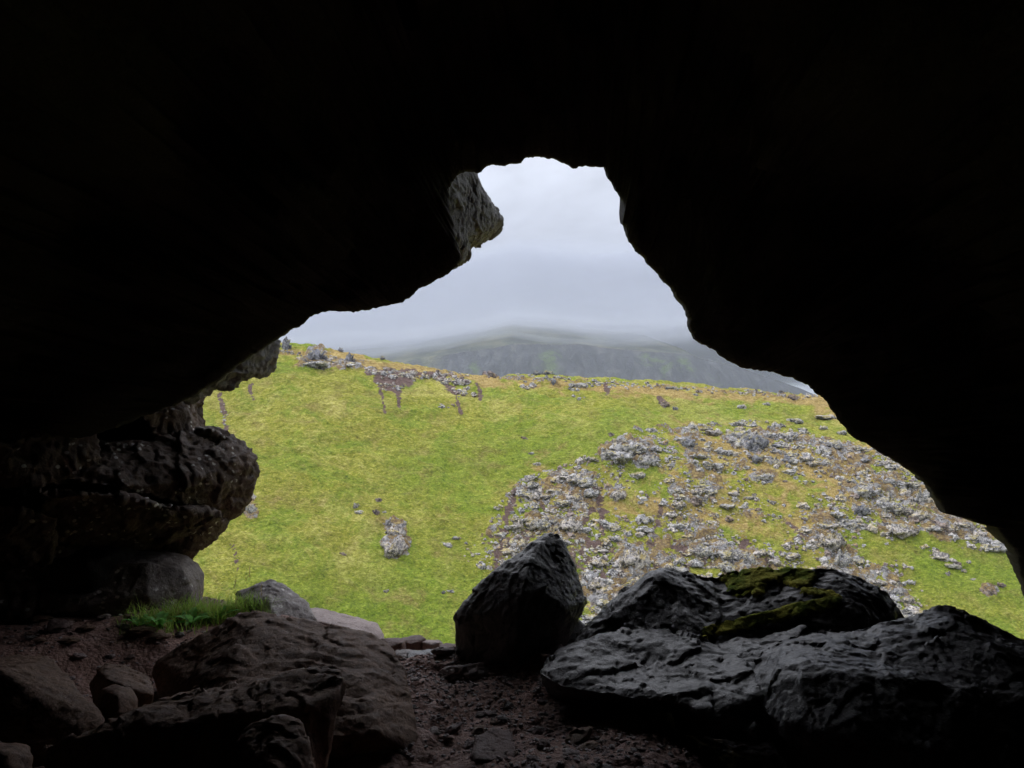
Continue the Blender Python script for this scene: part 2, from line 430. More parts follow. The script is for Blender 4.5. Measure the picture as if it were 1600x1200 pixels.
# ------------------------------------------------------------------ the cave
arch = [(0, 722), (100, 694), (180, 668), (240, 645), (300, 620), (345, 590), (385, 562), (420, 537), (440, 523), (455, 515), (470, 508), (485, 494),
        (500, 489), (515, 486), (545, 486), (575, 484), (600, 477), (630, 472), (640, 464), (655, 451), (670, 445), (685, 437), (700, 428), (715, 415),
        (722, 402), (712, 380), (707, 350), (702, 320), (704, 290), (714, 273), (730, 266), (748, 267), (762, 260), (775, 255), (795, 257), (808, 252), (820, 245),
        (838, 243), (850, 244), (870, 249), (885, 256), (895, 261), (912, 259), (930, 260), (944, 260), (950, 275), (960, 290), (970, 310), (975, 325),
        (976, 350), (979, 365), (990, 385), (1005, 400), (1011, 412), (1030, 430), (1050, 447), (1060, 465), (1073, 485), (1078, 510), (1085, 529),
        (1100, 539), (1120, 549), (1140, 563), (1165, 577), (1195, 578), (1215, 583), (1240, 590), (1262, 602), (1285, 618), (1297, 637), (1310, 655),
        (1325, 675), (1345, 690), (1370, 703), (1395, 718), (1420, 735), (1440, 747), (1457, 768), (1480, 801), (1500, 806), (1530, 815), (1560, 828),
        (1575, 845), (1590, 868), (1593, 885), (1600, 905), (1610, 960), (1660, 1010), (1700, 1100), (1700, 1300), (1500, 1420), (1000, 1450), (400, 1450), (0, 1400),
        (-330, 1250), (-420, 1050), (-380, 900), (-250, 800), (-110, 752)]
def rim_depth(px, py):
    return 6.2 - .7 * min(1, abs(px - 880) / 700) ** 1.5
def resample(pts, n):
    p = np.array(pts + [pts[0]], float); s = np.r_[0, np.cumsum(np.hypot(*np.diff(p, axis=0).T))]
    t = np.linspace(0, s[-1], n, endpoint=False)
    return np.stack([np.interp(t, s, p[:, 0]), np.interp(t, s, p[:, 1])], 1)
NA = 2600
rim2 = resample(arch, NA)
jit = rim2 / 26.0
rim2 = rim2 + np.stack([fbm(np.c_[jit, np.zeros(NA)], 3, 5, .7) * 4.5, fbm(np.c_[jit, np.ones(NA) * 5], 8, 5, .7) * 4.5], 1)
rimP = np.array([P(a_, b_, rim_depth(a_, b_)) for a_, b_ in rim2])
ctr = P(930, 740, 6); ctr[1] = 0
rad = rimP - ctr; rad[:, 1] = 0
rl = np.linalg.norm(rad, axis=1); rdir = rad / rl[:, None]
# direction smoothed round the ring so the inner cave does not fan out in spikes
def smooth_ring(a_, k_):
    for _ in range(k_): a_ = (np.roll(a_, 1, 0) + a_ + np.roll(a_, -1, 0)) / 3
    return a_
sdir = smooth_ring(rdir.copy(), 330); sdir /= np.linalg.norm(sdir, axis=1)[:, None]
smoothR = smooth_ring(rimP.copy(), 1400)
rings = []
outer = [(14.0, 1.2, 1), (8, 1.9, 1), (5, 1.9, 1), (3, 1.7, 1), (1.9, 1.4, .8), (1.2, 1.1, .6), (.7, .8, .4), (.4, .55, .25), (.22, .36, .12), (.12, .24, .06), (.06, .15, .02), (.025, .08, 0), (.007, .03, 0)]
inner = [(.0, .0, 0), (.01, -.02, 0), (.035, -.04, 0), (.08, -.07, .02), (.14, -.10, .05), (.22, -.14, .08), (.31, -.19, .12), (.42, -.25, .18), (.55, -.32, .25), (.7, -.4, .33), (.86, -.5, .4),
         (1.02, -.62, .5), (1.18, -.78, .6), (1.34, -.98, .7), (1.5, -1.25, .8), (1.65, -1.6, .9), (1.8, -2.0, 1), (1.95, -2.5, 1), (2.1, -3.2, 1), (2.2, -4.2, 1), (2.2, -5.5, 1), (2.0, -7, 1),
         (1.5, -8.5, 1), (.2, -9.8, 1), (-1.6, -10.4, 1)]
for r_, dy_, sm in outer + inner:
    base = rimP * (1 - sm) + smoothR * sm
    q = base + sdir * r_; q[:, 1] = base[:, 1] + dy_
    rings.append(q)
V = np.concatenate(rings); nr = len(rings)
amp = np.repeat([min(1, (abs(r_) + abs(dy_)) / 1.3) for r_, dy_, _ in outer + inner], NA)
nrm = np.tile(sdir, (nr, 1)); nrm[:, 1] = 0
dd = (.30 * fbm(V * .9, 1, 3) + .22 * facet(V * 1.1, 2) + .10 * facet(V * 2.7, 6) + .03 * fbm(V * 7, 9, 3)) * amp
ydisp = (.16 * facet(V * 1.6, 14) + .05 * facet(V * 4, 15) + .02 * fbm(V * 9, 16, 3)) * amp
dd = np.where(dd < -np.repeat([max(0, r_) * .6 for r_, _, _ in outer + inner], NA), -np.repeat([max(0, r_) * .6 for r_, _, _ in outer + inner], NA), dd)
V = V + nrm * dd[:, None]; V[:, 1] += ydisp
F = grid_faces(nr, NA, True)
V = np.vstack([V, rings[-1].mean(0) + np.array((0, -.1, 0))]); last = (nr - 1) * NA
capf = np.array([[last + i, last + (i + 1) % NA, len(V) - 1, len(V) - 1] for i in range(NA)])
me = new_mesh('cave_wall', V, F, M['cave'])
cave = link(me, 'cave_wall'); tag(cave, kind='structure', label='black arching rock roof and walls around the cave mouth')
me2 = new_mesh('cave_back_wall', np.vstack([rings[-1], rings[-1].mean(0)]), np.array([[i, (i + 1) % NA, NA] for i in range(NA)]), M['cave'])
tag(link(me2, 'cave_back_wall'), kind='structure', label='dark rock closing the cave behind the viewer')

# ------------------------------------------------------------------ cave floor
fx = np.arange(-6.5, 7.5, .022); fy = np.concatenate([np.arange(-9, 2.4, .25), np.arange(2.4, 8.0, .022), np.arange(8.0, 9.6, .1)])
GX, GY = np.meshgrid(fx, fy)
def floor_z(x, y):
    z = 0.0 * x
    z -= .14 * sstep(-.5, -1.0, x) * sstep(5.3, 4.7, y) * sstep(-3.2, -2.2, x)
    z -= .30 * sstep(.5, 1.3, x)
    z += .06 * sstep(-2.0, -3.5, x)
    z -= .10 * np.exp(-((x + .25) / .5) ** 2) * sstep(6, 3, y)
    sill = 4.95 + .15 * np.sin(x * 1.3) + np.clip((-x - .9) * 1.5, 0, 1.4) + np.clip((x - .6) * .5, 0, 1.2)
    s = np.clip(y - sill, 0, 99)
    z -= s * .95 * sstep(0, .5, s)
    return z
GZ = floor_z(GX, GY)
fp = np.stack([GX.ravel(), GY.ravel(), GZ.ravel()], 1)
lft = 1 - .75 * sstep(-1.4, -2.0, fp[:, 0])
fz = .10 * fbm(fp * 1.3, 60, 3) + lft * .028 * facet(fp * 5 + .3 * fbm(fp * 3, 1, 2)[:, None], 61) + lft * .016 * facet(fp * 13, 62) + .010 * fbm(fp * 16, 63, 3, .6)
fp[:, 2] += fz
def floor_h(x, y):
    p = np.array([[x, y, float(floor_z(np.array(x), np.array(y)))]])
    return float(p[0, 2] + (.10 * fbm(p * 1.3, 60, 3))[0])
me = new_mesh('cave_floor', fp, grid_faces(len(fy), len(fx)), M['earth'])
tag(link(me, 'cave_floor'), kind='structure', label='trodden reddish brown earth of the cave floor')

# ------------------------------------------------------------------ terrain outside
named = [  # px, py, width, height, variant, label, crest
    (447, 531, 15, 30, 5, 'slim dark lava pillar on the ridge crest right beside the hanging cave block', 1),
    (494, 549, 30, 26, 5, 'big dark knobbly lava block, tallest on the left end of the ridge', 1),
    (492, 564, 50, 18, 0, 'spread grey rubble under the big dark block on the ridge', 0),
    (532, 541, 9, 11, 5, 'small round dark rock balanced alone on the ridge skyline', 1),
    (546, 555, 16, 26, 5, 'narrow grey pillar rising from rubble right of the balanced rock', 1),
    (544, 566, 44, 16, 0, 'grey rubble bank round the narrow ridge pillar', 0),
    (598, 554, 9, 9, 5, 'tiny dark stone on the skyline above the red scree', 1),
    (766, 576, 27, 18, 7, 'brownish lava knob on the crest in front of the far green slope', 1),
    (838, 580, 12, 12, 5, 'left dark stone of the pair on the middle of the crest', 1),
    (856, 580, 20, 12, 5, 'wider dark stone of the pair on the middle of the crest', 1),
    (865, 592, 12, 14, 5, 'dark stone just below the pair on the middle crest', 0),
    (905, 597, 30, 16, 0, 'grey outcrop below the crest right of the dark pair', 0),
    (1046, 604, 16, 7, 5, 'low dark stone on the crest below the mountain scree', 1),
    (1087, 614, 10, 9, 0, 'small grey stone under the crest left of the mountain foot', 0),
    (1239, 616, 18, 13, 7, 'brownish rock on the crest where the mountain slope ends', 1),
    (1020, 667, 18, 18, 0, 'upright grey rock at the top tip of the big outcrop', 0),
    (990, 690, 60, 30, 0, 'large grey outcrop at the upper left edge of the rocky field', 0),
    (958, 705, 45, 20, 6, 'low outcrop running down left from the large grey outcrop', 0),
    (1008, 712, 40, 24, 3, 'blocky grey rock below the large outcrop', 0),
    (617, 822, 32, 24, 2, 'upper part of the pale rock pair alone in the left meadow', 0),
    (620, 844, 42, 34, 4, 'biggest pale lichen rock alone in the left meadow', 0),
    (622, 862, 18, 10, 0, 'small grey rock at the foot of the big meadow rock', 0),
    (556, 786, 10, 14, 3, 'thin grey rock left of the two dark meadow stones', 0),
    (561, 797, 16, 10, 0, 'low grey rock under the thin meadow rock', 0),
    (592, 778, 12, 9, 7, 'upper brown stone in the left meadow', 0),
    (588, 796, 13, 11, 7, 'lower brown stone in the left meadow', 0),
    (601, 798, 9, 8, 0, 'little grey stone beside the lower brown one', 0),
    (536, 863, 14, 9, 7, 'half buried brownish stone low in the left meadow', 0),
    (390, 786, 20, 32, 0, 'grey rock peeking out beside the overhanging cave ledge', 0),
    (697, 847, 20, 14, 0, 'grey rock with a mossy back, left of the pointed boulder', 0),
    (712, 838, 14, 8, 3, 'flat slip of rock just above the mossy backed one', 0),
    (604, 921, 11, 8, 0, 'lone small grey stone low in the bright meadow', 0),
    (704, 921, 14, 9, 0, 'small grey stone near the shoulder of the pointed boulder', 0),
    (693, 924, 8, 6, 5, 'tiny stone left of the grey one by the pointed boulder', 0),
    (819, 682, 14, 8, 7, 'brownish stone high in the middle meadow', 0),
    (830, 706, 12, 7, 0, 'small grey stone under the brownish middle one', 0),
    (839, 722, 14, 10, 0, 'grey stone in the fold left of the outcrop', 0),
    (955, 676, 12, 8, 7, 'brown stone left of the top tip of the outcrop', 0),
    (1056, 636, 10, 9, 5, 'dark stone in the green band below the crest', 0),
    (1038, 627, 20, 12, 7, 'brownish rubble on the bare spot below the crest', 0),
    (1161, 631, 15, 15, 0, 'grey rock in the green band, left of two', 0),
    (1198, 628, 12, 11, 0, 'grey rock in the green band, right of two', 0),
    (1243, 653, 25, 13, 0, 'oval grey rock above the rocky field on the right', 0),
    (1252, 668, 16, 8, 0, 'flat grey rock under the oval one', 0),
    (1286, 665, 20, 11, 3, 'grey rock right of the oval one near the cave edge', 0),
    (1317, 672, 14, 12, 0, 'grey rock touching the cave edge at right', 0),
    (1295, 648, 40, 8, 4, 'strip of pale rubble beside the cave edge', 0),
    (1180, 682, 46, 34, 5, 'dark blocky crag at the top of the rocky field', 0),
    (1205, 675, 30, 20, 0, 'grey shoulder right of the dark crag', 0),
    (1184, 712, 24, 16, 5, 'dark round rock below the dark crag', 0),
    (1195, 739, 38, 18, 0, 'wide grey rock in the ochre moss under the crag', 0),
    (1090, 708, 44, 14, 3, 'long low grey rock in the ochre moss', 0),
    (1065, 683, 30, 14, 0, 'grey rock left of centre on the upper edge of the field', 0),
    (1118, 671, 34, 14, 4, 'pale rock on the upper edge of the field', 0),
    (1097, 684, 14, 10, 0, 'small rock between the two upper edge rocks', 0),
    (1315, 862, 44, 42, 3, 'large rounded grey boulder above the mossy foreground rock', 0),
    (1291, 835, 40, 28, 2, 'pale rock above the large rounded boulder', 0),
    (1170, 865, 30, 34, 3, 'grey slab standing just above the mossy foreground rock', 0),
    (1100, 852, 44, 26, 3, 'broad grey rock in the lower middle of the field', 0),
    (985, 860, 48, 46, 2, 'massive pale outcrop right of the pointed boulder', 0),
    (975, 905, 40, 16, 3, 'layered grey rock beneath the massive pale outcrop', 0),
    (910, 905, 32, 20, 3, 'grey rock just right of the pointed boulder', 0),
    (835, 770, 30, 14, 4, 'pale rocks at the top left corner of the field', 0),
    (833, 808, 28, 24, 2, 'pale rock left of the brown gully', 0),
    (812, 812, 14, 26, 4, 'narrow pale rock on the far left edge of the field', 0),
    (815, 843, 26, 16, 4, 'pale rock right beside the tip of the pointed boulder', 0),
    (885, 812, 40, 26, 2, 'broad pale outcrop above the pointed boulder', 0),
    (905, 740, 50, 16, 4, 'jagged pale rocks above the upper brown gully', 0),
    (965, 765, 26, 26, 2, 'pale rock in the middle of the upper left field', 0),
    (1085, 775, 30, 18, 7, 'brownish grey rock in the centre of the field', 0),
    (1058, 762, 30, 20, 0, 'grey rock in the centre of the field', 0),
    (1352, 760, 46, 26, 0, 'large grey outcrop on the right half of the field', 0),
    (1385, 745, 40, 22, 3, 'grey outcrop near the cave edge, right of centre', 0),
    (1440, 765, 34, 40, 3, 'steep grey crag pressed against the cave edge', 0),
    (1345, 790, 30, 22, 5, 'dark edged rock below the right outcrop', 0),
    (1395, 820, 50, 22, 2, 'long pale rock mass on the lower right of the field', 0),
    (1470, 815, 46, 20, 7, 'reddish grey rock shelf under the cave edge', 0),
    (1530, 835, 46, 16, 0, 'grey rock shelf tapering off at the far right', 0),
    (1545, 917, 28, 20, 7, 'smooth brown boulder on the bright grass at far right', 0),
    (1563, 910, 18, 9, 7, 'low brown boulder behind the smooth one', 0),
    (1520, 903, 14, 9, 0, 'small grey stone left of the smooth brown boulder', 0),
    (1462, 862, 28, 14, 2, 'pale rock on the green slope at right', 0),
    (1493, 880, 26, 14, 0, 'grey rock chain on the green slope at right', 0),
    (1482, 893, 8, 12, 4, 'short pale rock hanging from the rock chain', 0),
    (1423, 906, 16, 10, 3, 'round grey rock right of the mossy foreground rock', 0),
    (1417, 930, 18, 16, 2, 'pale rock just over the foreground boulder edge', 0),
    (1430, 948, 24, 12, 4, 'pale rock low over the foreground boulder edge', 0),
    (1465, 953, 26, 10, 2, 'pale flat rock above the big right boulder', 0),
]
named_px = [a_ for a_ in named]
RX = np.array([-400, -60, -34, -28, -20, -12, -4, 4, 14, 24, 34, 46, 60, 120, 400.]); RPY = np.array([540, 530, 543, 549, 562, 578, 588, 590, 593, 602, 611, 619, 630, 660, 700.])
YR = 116.0
def ridge_z(x):
    py = np.interp(x, RX, RPY); b = (600 - py) / FPX
    return CAM_Z + (SP + b * CP) / (CP - b * SP) * YR
def terrain_h(x, y):
    zr = ridge_z(x); s = YR - y + 3 * np.sin(x * .06)
    f = .58 * (np.sqrt(s * s + 36) - 6)
    f = np.where(s < 0, f * .55, f)
    hill = zr - f
    hill = -24.5 + np.log1p(np.exp((hill + 24.5) / 2.0)) * 2.0
    u = (x - 26) / 24; w = (y - (94 - .18 * (x - 26))) / 12
    hill += 2.6 * np.exp(-u ** 4 - w * w)
    zin = -2.6 - (y - 8) * .8
    hill = np.maximum(hill, -24.5 + np.log1p(np.exp(np.clip((zin + 24.5) / 2.0, -30, 30))) * 2.0)
    return hill
tx = np.concatenate([np.arange(-400, -70, 8), np.arange(-70, 92, .28), np.arange(92, 400, 8)])
ty = np.concatenate([np.arange(8.2, 62, .9), np.arange(62, 122, .24), np.arange(122, 300, 6)])
TX, TY = np.meshgrid(tx, ty); TZ = terrain_h(TX, TY)
tp = np.stack([TX.ravel(), TY.ravel(), TZ.ravel()], 1)
q = tp.copy(); q[:, 2] = 0
def terr_noise(q):
    z = .9 * fbm(q * .06, 70, 3) + .75 * fbm(q * np.array((.22, .36, 1)), 71, 4, .6, True) + .16 * fbm(q * .9, 72, 3) 
    return z
tn = terr_noise(q)
near = sstep(20, 60, q[:, 1])
tp[:, 2] += tn * (.3 + .7 * near)
px_, py_ = proj(tp)
def inpoly(x, y, poly):
    r = np.zeros(len(x), bool); n = len(poly); j = n - 1
    for i in range(n):
        xi, yi = poly[i]; xj, yj = poly[j]
        c_ = ((yi > y) != (yj > y)) & (x < (xj - xi) * (y - yi) / (yj - yi + 1e-9) + xi)
        r ^= c_; j = i
    return r
def stroke(x, y, a_, b_, w):
    a_ = np.array(a_, float); b_ = np.array(b_, float); ab = b_ - a_
    t = np.clip(((x - a_[0]) * ab[0] + (y - a_[1]) * ab[1]) / (ab @ ab + 1e-9), 0, 1)
    return np.exp(-((x - a_[0] - t * ab[0]) ** 2 + (y - a_[1] - t * ab[1]) ** 2) / (w * w))
def stroke_v(x, y, lst, w=1.0):
    r = 0
    for s_ in lst: r = r + w * stroke(x, y, *s_)
    return r
POS = [((800, 780), (900, 750), 28), ((880, 810), (1010, 900), 50), ((1060, 760), (1130, 870), 35), ((1330, 760), (1450, 790), 35), ((1280, 820), (1330, 880), 35), ((1390, 810), (1560, 840), 18), ((950, 700), (1020, 690), 20), ((1160, 690), (1330, 720), 28), ((800, 850), (860, 950), 30), ((930, 930), (1000, 950), 25), ((1130, 870), (1230, 880), 18), ((1380, 880), (1430, 950), 16)]
NEG = [((1100, 820), (1230, 840), 22), ((950, 790), (1040, 760), 22), ((1200, 770), (1290, 770), 22), ((1380, 870), (1370, 850), 14)]
field = [(745, 880), (770, 795), (820, 745), (895, 722), (930, 705), (1000, 665), (1070, 668), (1110, 660), (1190, 655), (1310, 690), (1400, 715), (1450, 760), (1490, 800), (1560, 830), (1610, 860),
         (1500, 862), (1440, 830), (1390, 850), (1330, 860), (1400, 900), (1440, 960), (1300, 1000), (1000, 1020), (900, 1010), (880, 930), (760, 930)]
soils = [((578, 582), (645, 584), 7), ((592, 592), (638, 597), 9), ((600, 603), (625, 610), 7), ((622, 605), (628, 640), 3.5), ((592, 605), (603, 645), 2.8), ((690, 588), (708, 608), 7), ((712, 606), (717, 645), 4),
         ((745, 598), (748, 618), 3.5), ((640, 584), (700, 588), 3), ((345, 615), (352, 672), 4), ((395, 600), (396, 626), 3), ((362, 845), (368, 892), 2.6), ((1030, 618), (1040, 628), 5), ((945, 600), (950, 612), 5),
         ((806, 765), (790, 815), 6), ((792, 815), (776, 885), 6), ((905, 745), (888, 800), 6), ((930, 765), (948, 832), 7), ((1033, 785), (1022, 852), 6), ((850, 800), (836, 830), 7), ((1003, 870), (1014, 900), 6),
         ((1165, 848), (1130, 895), 9), ((880, 860), (905, 890), 8), ((1300, 915), (1370, 935), 9), ((1440, 765), (1500, 810), 7), ((1312, 740), (1330, 760), 6), ((1050, 850), (1110, 860), 8), ((940, 850), (900, 840), 7),
         ((1150, 870), (1200, 885), 8), ((900, 830), (930, 800), 6), ((860, 760), (845, 800), 5), ((1230, 820), (1260, 850), 6)]
soil_a = np.zeros(len(tp))
wx_ = px_ + 16 * fbm(q * .16, 75, 4, .6) + 6 * fbm(q * .7, 77, 2); wy_ = py_ + 14 * fbm(q * .16, 76, 4, .6)
for i_, s_ in enumerate(soils): soil_a = np.maximum(soil_a, (1.0 if i_ < 15 else .85) * stroke(wx_ if i_ >= 15 else px_ + .25 * (wx_ - px_) * 2.2, wy_ if i_ >= 15 else py_ + .25 * (wy_ - py_) * 2.0, *s_))
soil_a = np.maximum(soil_a, .62 * stroke(wx_, wy_, (800, 860), (1010, 900), 60)); soil_a = np.maximum(soil_a, .5 * stroke(wx_, wy_, (1040, 870), (1200, 880), 34)); soil_a = np.maximum(soil_a, .45 * stroke(wx_, wy_, (1400, 800), (1520, 825), 18))
infield = inpoly(px_, py_, field).astype(float)
och = .75 * stroke(px_, py_, (1080, 700), (1340, 740), 48) + .5 * stroke(px_, py_, (850, 760), (1300, 830), 50) + .8 * stroke(px_, py_, (500, 560), (760, 590), 13) + .7 * stroke(px_, py_, (760, 597), (1280, 624), 13) \
    + .6 * stroke(px_, py_, (440, 553), (560, 556), 10) + .6 * stroke(px_, py_, (1290, 620), (1500, 790), 25) + .35 * stroke(px_, py_, (960, 960), (1400, 960), 40)
deep = stroke(px_, py_, (430, 950), (700, 1000), 70) + .8 * stroke(px_, py_, (640, 740), (950, 690), 40) + .9 * stroke(px_, py_, (1450, 880), (1600, 900), 60) + .5 * stroke(px_, py_, (700, 860), (640, 900), 60) + .5 * stroke(px_, py_, (950, 650), (1250, 640), 16)
rk = 1.9 * fbm(q * np.array((.16, .20, 1)), 310, 5, .62) + .9 * fbm(q * .75, 311, 3, .6) + .55 * stroke_v(px_, py_, POS) - .55 * stroke_v(px_, py_, NEG)
rk = sstep(.46, .70, rk) * infield * near
rk = np.maximum(rk, .8 * sstep(.1, .4, fbm(q * .5, 312, 4, .6) * 2) * np.maximum.reduce([stroke(px_, py_, (575, 578), (720, 590), 7), stroke(px_, py_, (470, 566), (570, 566), 7), stroke(px_, py_, (760, 590), (920, 600), 6), stroke(px_, py_, (1030, 605), (1280, 622), 5)]))
for (mx_, my_, w_, h_, _v, _l, _c) in named_px:
    if w_ * h_ > 500: rk = np.maximum(rk, sstep(.3, .6, np.exp(-((px_ - mx_) / (w_ * .62)) ** 2 - ((py_ - my_ - h_ * .25) / (h_ * .55)) ** 2) + .5 * fbm(q * .8, 313, 3)))
jag = .75 * facet(q * np.array((.55, .8, 1)) + .4 * fbm(q * .5, 9, 2)[:, None], 320) + .4 * facet(q * 1.5, 321) + .2 * facet(q * 3.2, 322)
tp[:, 2] += rk * (.28 + .75 * jag)
me = new_mesh('hillside_terrain', tp, grid_faces(len(ty), len(tx)), M['moss_hill'])
attr(me, 'rock', rk); attr(me, 'soil', soil_a); attr(me, 'ochre', np.clip(och, 0, 1)); attr(me, 'deep', np.clip(deep, 0, 1))
tag(link(me, 'hillside_terrain'), kind='structure', label='steep moss covered hillside across the valley')

def march(px, py):
    """ground point of the hillside seen at a photo pixel"""
    o_ = np.array((0, 0, CAM_Z)); d_ = P(px, py, 1.0) - o_
    t = np.arange(55, 135, .15); pts = o_[None] + t[:, None] * d_[None]
    qq = pts.copy(); qq[:, 2] = 0
    h_ = terrain_h(pts[:, 0], pts[:, 1]) + terr_noise(qq)
    w = np.nonzero(pts[:, 2] < h_)[0]
    return pts[w[0]] if len(w) else None
def march_ridge(px, py):
    """the crest point nearest to a photo pixel: for rocks that stand against the sky"""
    for k_ in range(60):
        p = march(px, py + k_)
        if p is not None: return p
def ground(x, y):
    q_ = np.array([[x, y, 0.]]); return float(terrain_h(np.array([x]), np.array([y]))[0] + terr_noise(q_)[0])

# ------------------------------------------------------------------ far plain and mountain
pl = [(-9000, 190, -34), (9000, 190, -34), (9000, 12000, -34), (-9000, 12000, -34)]
me = new_mesh('far_plain', pl, [[0, 1, 2, 3]], M['plain']); tag(link(me, 'far_plain'), kind='structure', label='far plain behind the green ridge')
mx = np.arange(-1100, 760, 6.0); my = np.concatenate([np.arange(850, 1320, 5), np.arange(1320, 2000, 14)])
MX, MY = np.meshgrid(mx, my)
def rimline(px):                                                                 # height of the plateau's edge as the photo shows it
    return np.interp(px, [200, 500, 600, 700, 800, 900, 1000, 1080, 1150, 1200, 1290, 1400], [585, 575, 565, 552, 537, 538, 547, 555, 572, 588, 622, 660])
def dome(px):
    return np.interp(px, [200, 520, 600, 700, 760, 800, 850, 930, 1050, 1105, 1160, 1290, 1400], [560, 546, 540, 522, 508, 498, 503, 510, 525, 541, 571, 622, 660])
n2 = np.stack([MX.ravel(), MY.ravel(), np.zeros(MX.size)], 1)
pxc = 800 + FPX * MX / 1130
def zpix(py, d):
    b = (600 - py) / FPX; return CAM_Z + (SP + b * CP) / (CP - b * SP) * d
edge_y = 1130 + 60 * (fbm(n2 * .004, 80, 3)).reshape(MX.shape)
zr = zpix(rimline(pxc), 1130)
front = zr - (edge_y - MY) * .62 + (13 * fbm(n2 * np.array((.03, .006, 1)), 82, 4, .6, True)).reshape(MX.shape) * sstep(edge_y + 5, edge_y - 40, MY)
zd = zpix(dome(pxc), 1400)
tt = sstep(edge_y, 1400, MY)
top = zr * (1 - tt) + zd * tt - np.clip(MY - 1400, 0, 999) * .1
MZ = np.where(MY < edge_y, front, top) + (2.5 * fbm(n2 * .012, 81, 4)).reshape(MX.shape)
MZ = np.maximum(MZ, -42)
me = new_mesh('mountain_terrain', np.stack([MX.ravel(), MY.ravel(), MZ.ravel()], 1), grid_faces(len(my), len(mx)), M['mountain'])
v = co_of(me); ppx, ppy = proj(v)
attr(me, 'flat', sstep(-2, 12, (MY - edge_y).ravel()) + .8 * sstep(760, 620, ppx))
attr(me, 'rim', np.exp(-(((MY - edge_y).ravel() - 6) / 9) ** 2) * sstep(640, 720, ppx) * sstep(1180, 1060, ppx))
gm = stroke(ppx, ppy, (860, 560), (860, 590), 20) + .8 * stroke(ppx, ppy, (742, 575), (742, 590), 12) + .8 * stroke(ppx, ppy, (1010, 558), (1040, 572), 12) + .8 * stroke(ppx, ppy, (1060, 560), (1080, 578), 12) + .5 * stroke(ppx, ppy, (1110, 590), (1130, 610), 6) + .5 * stroke(ppx, ppy, (1170, 600), (1190, 615), 6)
attr(me, 'green', np.clip(gm, 0, 1))
tag(link(me, 'mountain_terrain'), kind='structure', label='flat topped dark mountain fading into low cloud')

# low cloud over the mountain: one wavy closed body of fog
cxs = np.arange(-2600, 2601, 50.0); cys = np.arange(1120, 4000, 50.0)
CX, CY = np.meshgrid(cxs, cys); cn = np.stack([CX.ravel(), CY.ravel(), np.zeros(CX.size)], 1)
ctrz = np.interp(800 + FPX * CX / 1300, [300, 600, 800, 950, 1100, 1300], [76, 82, 117, 103, 118, 156])
for li, (dz_, dens) in enumerate([(-6, .0035), (9, .005), (22, .006)]):
    und = ctrz + dz_ + (16 * fbm(cn * .006, 90 + li, 4, .55)).reshape(CX.shape) - .01 * (CY - 1400)
    edge = np.minimum.reduce([sstep(0, 400, CX + 2600), sstep(0, 400, 2600 - CX), sstep(0, 600, CY - 1120), sstep(0, 200, 3950 - CY)])
    topz = und + 3 + (250 - dz_ * 2) * edge + (22 * fbm(cn * .005, 97 + li, 4, .6)).reshape(CX.shape) * edge
    nv = CX.size
    V = np.vstack([np.stack([CX.ravel(), CY.ravel(), und.ravel()], 1), np.stack([CX.ravel(), CY.ravel(), topz.ravel()], 1)])
    Fg = grid_faces(len(cys), len(cxs))
    nc = len(cxs); nr_ = len(cys)
    ring = list(range(nc)) + [r_ * nc + nc - 1 for r_ in range(1, nr_)] + [(nr_ - 1) * nc + c_ for c_ in range(nc - 2, -1, -1)] + [r_ * nc for r_ in range(nr_ - 2, 0, -1)]
    side = [[ring[i], ring[(i + 1) % len(ring)], ring[(i + 1) % len(ring)] + nv, ring[i] + nv] for i in range(len(ring))]
    me = new_mesh('low_cloud', V, np.vstack([Fg[:, ::-1], Fg + nv, np.array(side)]))
    k = bpy.data.materials.new('cloud_fog'); k.use_nodes = True; k.node_tree.nodes.clear()
    pv = k.node_tree.nodes.new('ShaderNodeVolumePrincipled'); om_ = k.node_tree.nodes.new('ShaderNodeOutputMaterial'); k.node_tree.links.new(pv.outputs[0], om_.inputs['Volume'])
    pv.inputs['Color'].default_value = (.50, .53, .60, 1); pv.inputs['Density'].default_value = dens; pv.inputs['Anisotropy'].default_value = 0
    me.materials.append(k)
    tag(link(me, 'low_cloud'), kind='stuff', label='low grey cloud resting on the mountain top')

# ------------------------------------------------------------------ lava rocks on the hillside
def lava_mesh(name, seed, mat, sub=4, knobs=3, spread=.55, flat=.75):
    rg = np.random.default_rng(seed)
    bm = bmesh.new()
    for i in range(knobs):
        r_ = rg.uniform(.32, .62) if i else .6
        m_ = Matrix.Translation((*(rg.uniform(-spread, spread, 2) if i else (0, 0)), rg.uniform(-.05, .25))) @ Matrix.Diagonal((r_ * rg.uniform(.8, 1.25), r_ * rg.uniform(.8, 1.2), r_ * rg.uniform(.6, 1.1) * flat, 1))
        bmesh.ops.create_icosphere(bm, subdivisions=3, radius=1, matrix=m_)
    me0 = bpy.data.meshes.new('t'); bm.to_mesh(me0); bm.free()
    V = co_of(me0); F = np.array([list(p.vertices) for p in me0.polygons]); bpy.data.meshes.remove(me0)
    me = remesh(V, F, .045, 0); v = co_of(me); n = no_of(me)
    d = .42 * facet(v * 2.0, seed) + .16 * facet(v * 5, seed + 3) + .07 * fbm(v * 3.5, seed + 7, 4, .65, True)
    me.vertices.foreach_set('co', (v + n * d[:, None]).astype(np.float32).ravel()); me.update(); shade(me, mat); me.name = name
    return me
LV = [lava_mesh('lava_rock', 200 + i, M[['lava', 'lava', 'lava_white', 'lava', 'lava_white', 'lava_dark', 'lava', 'lava_brown'][i]], knobs=[3, 4, 5, 2, 4, 3, 6, 3][i]) for i in range(8)]
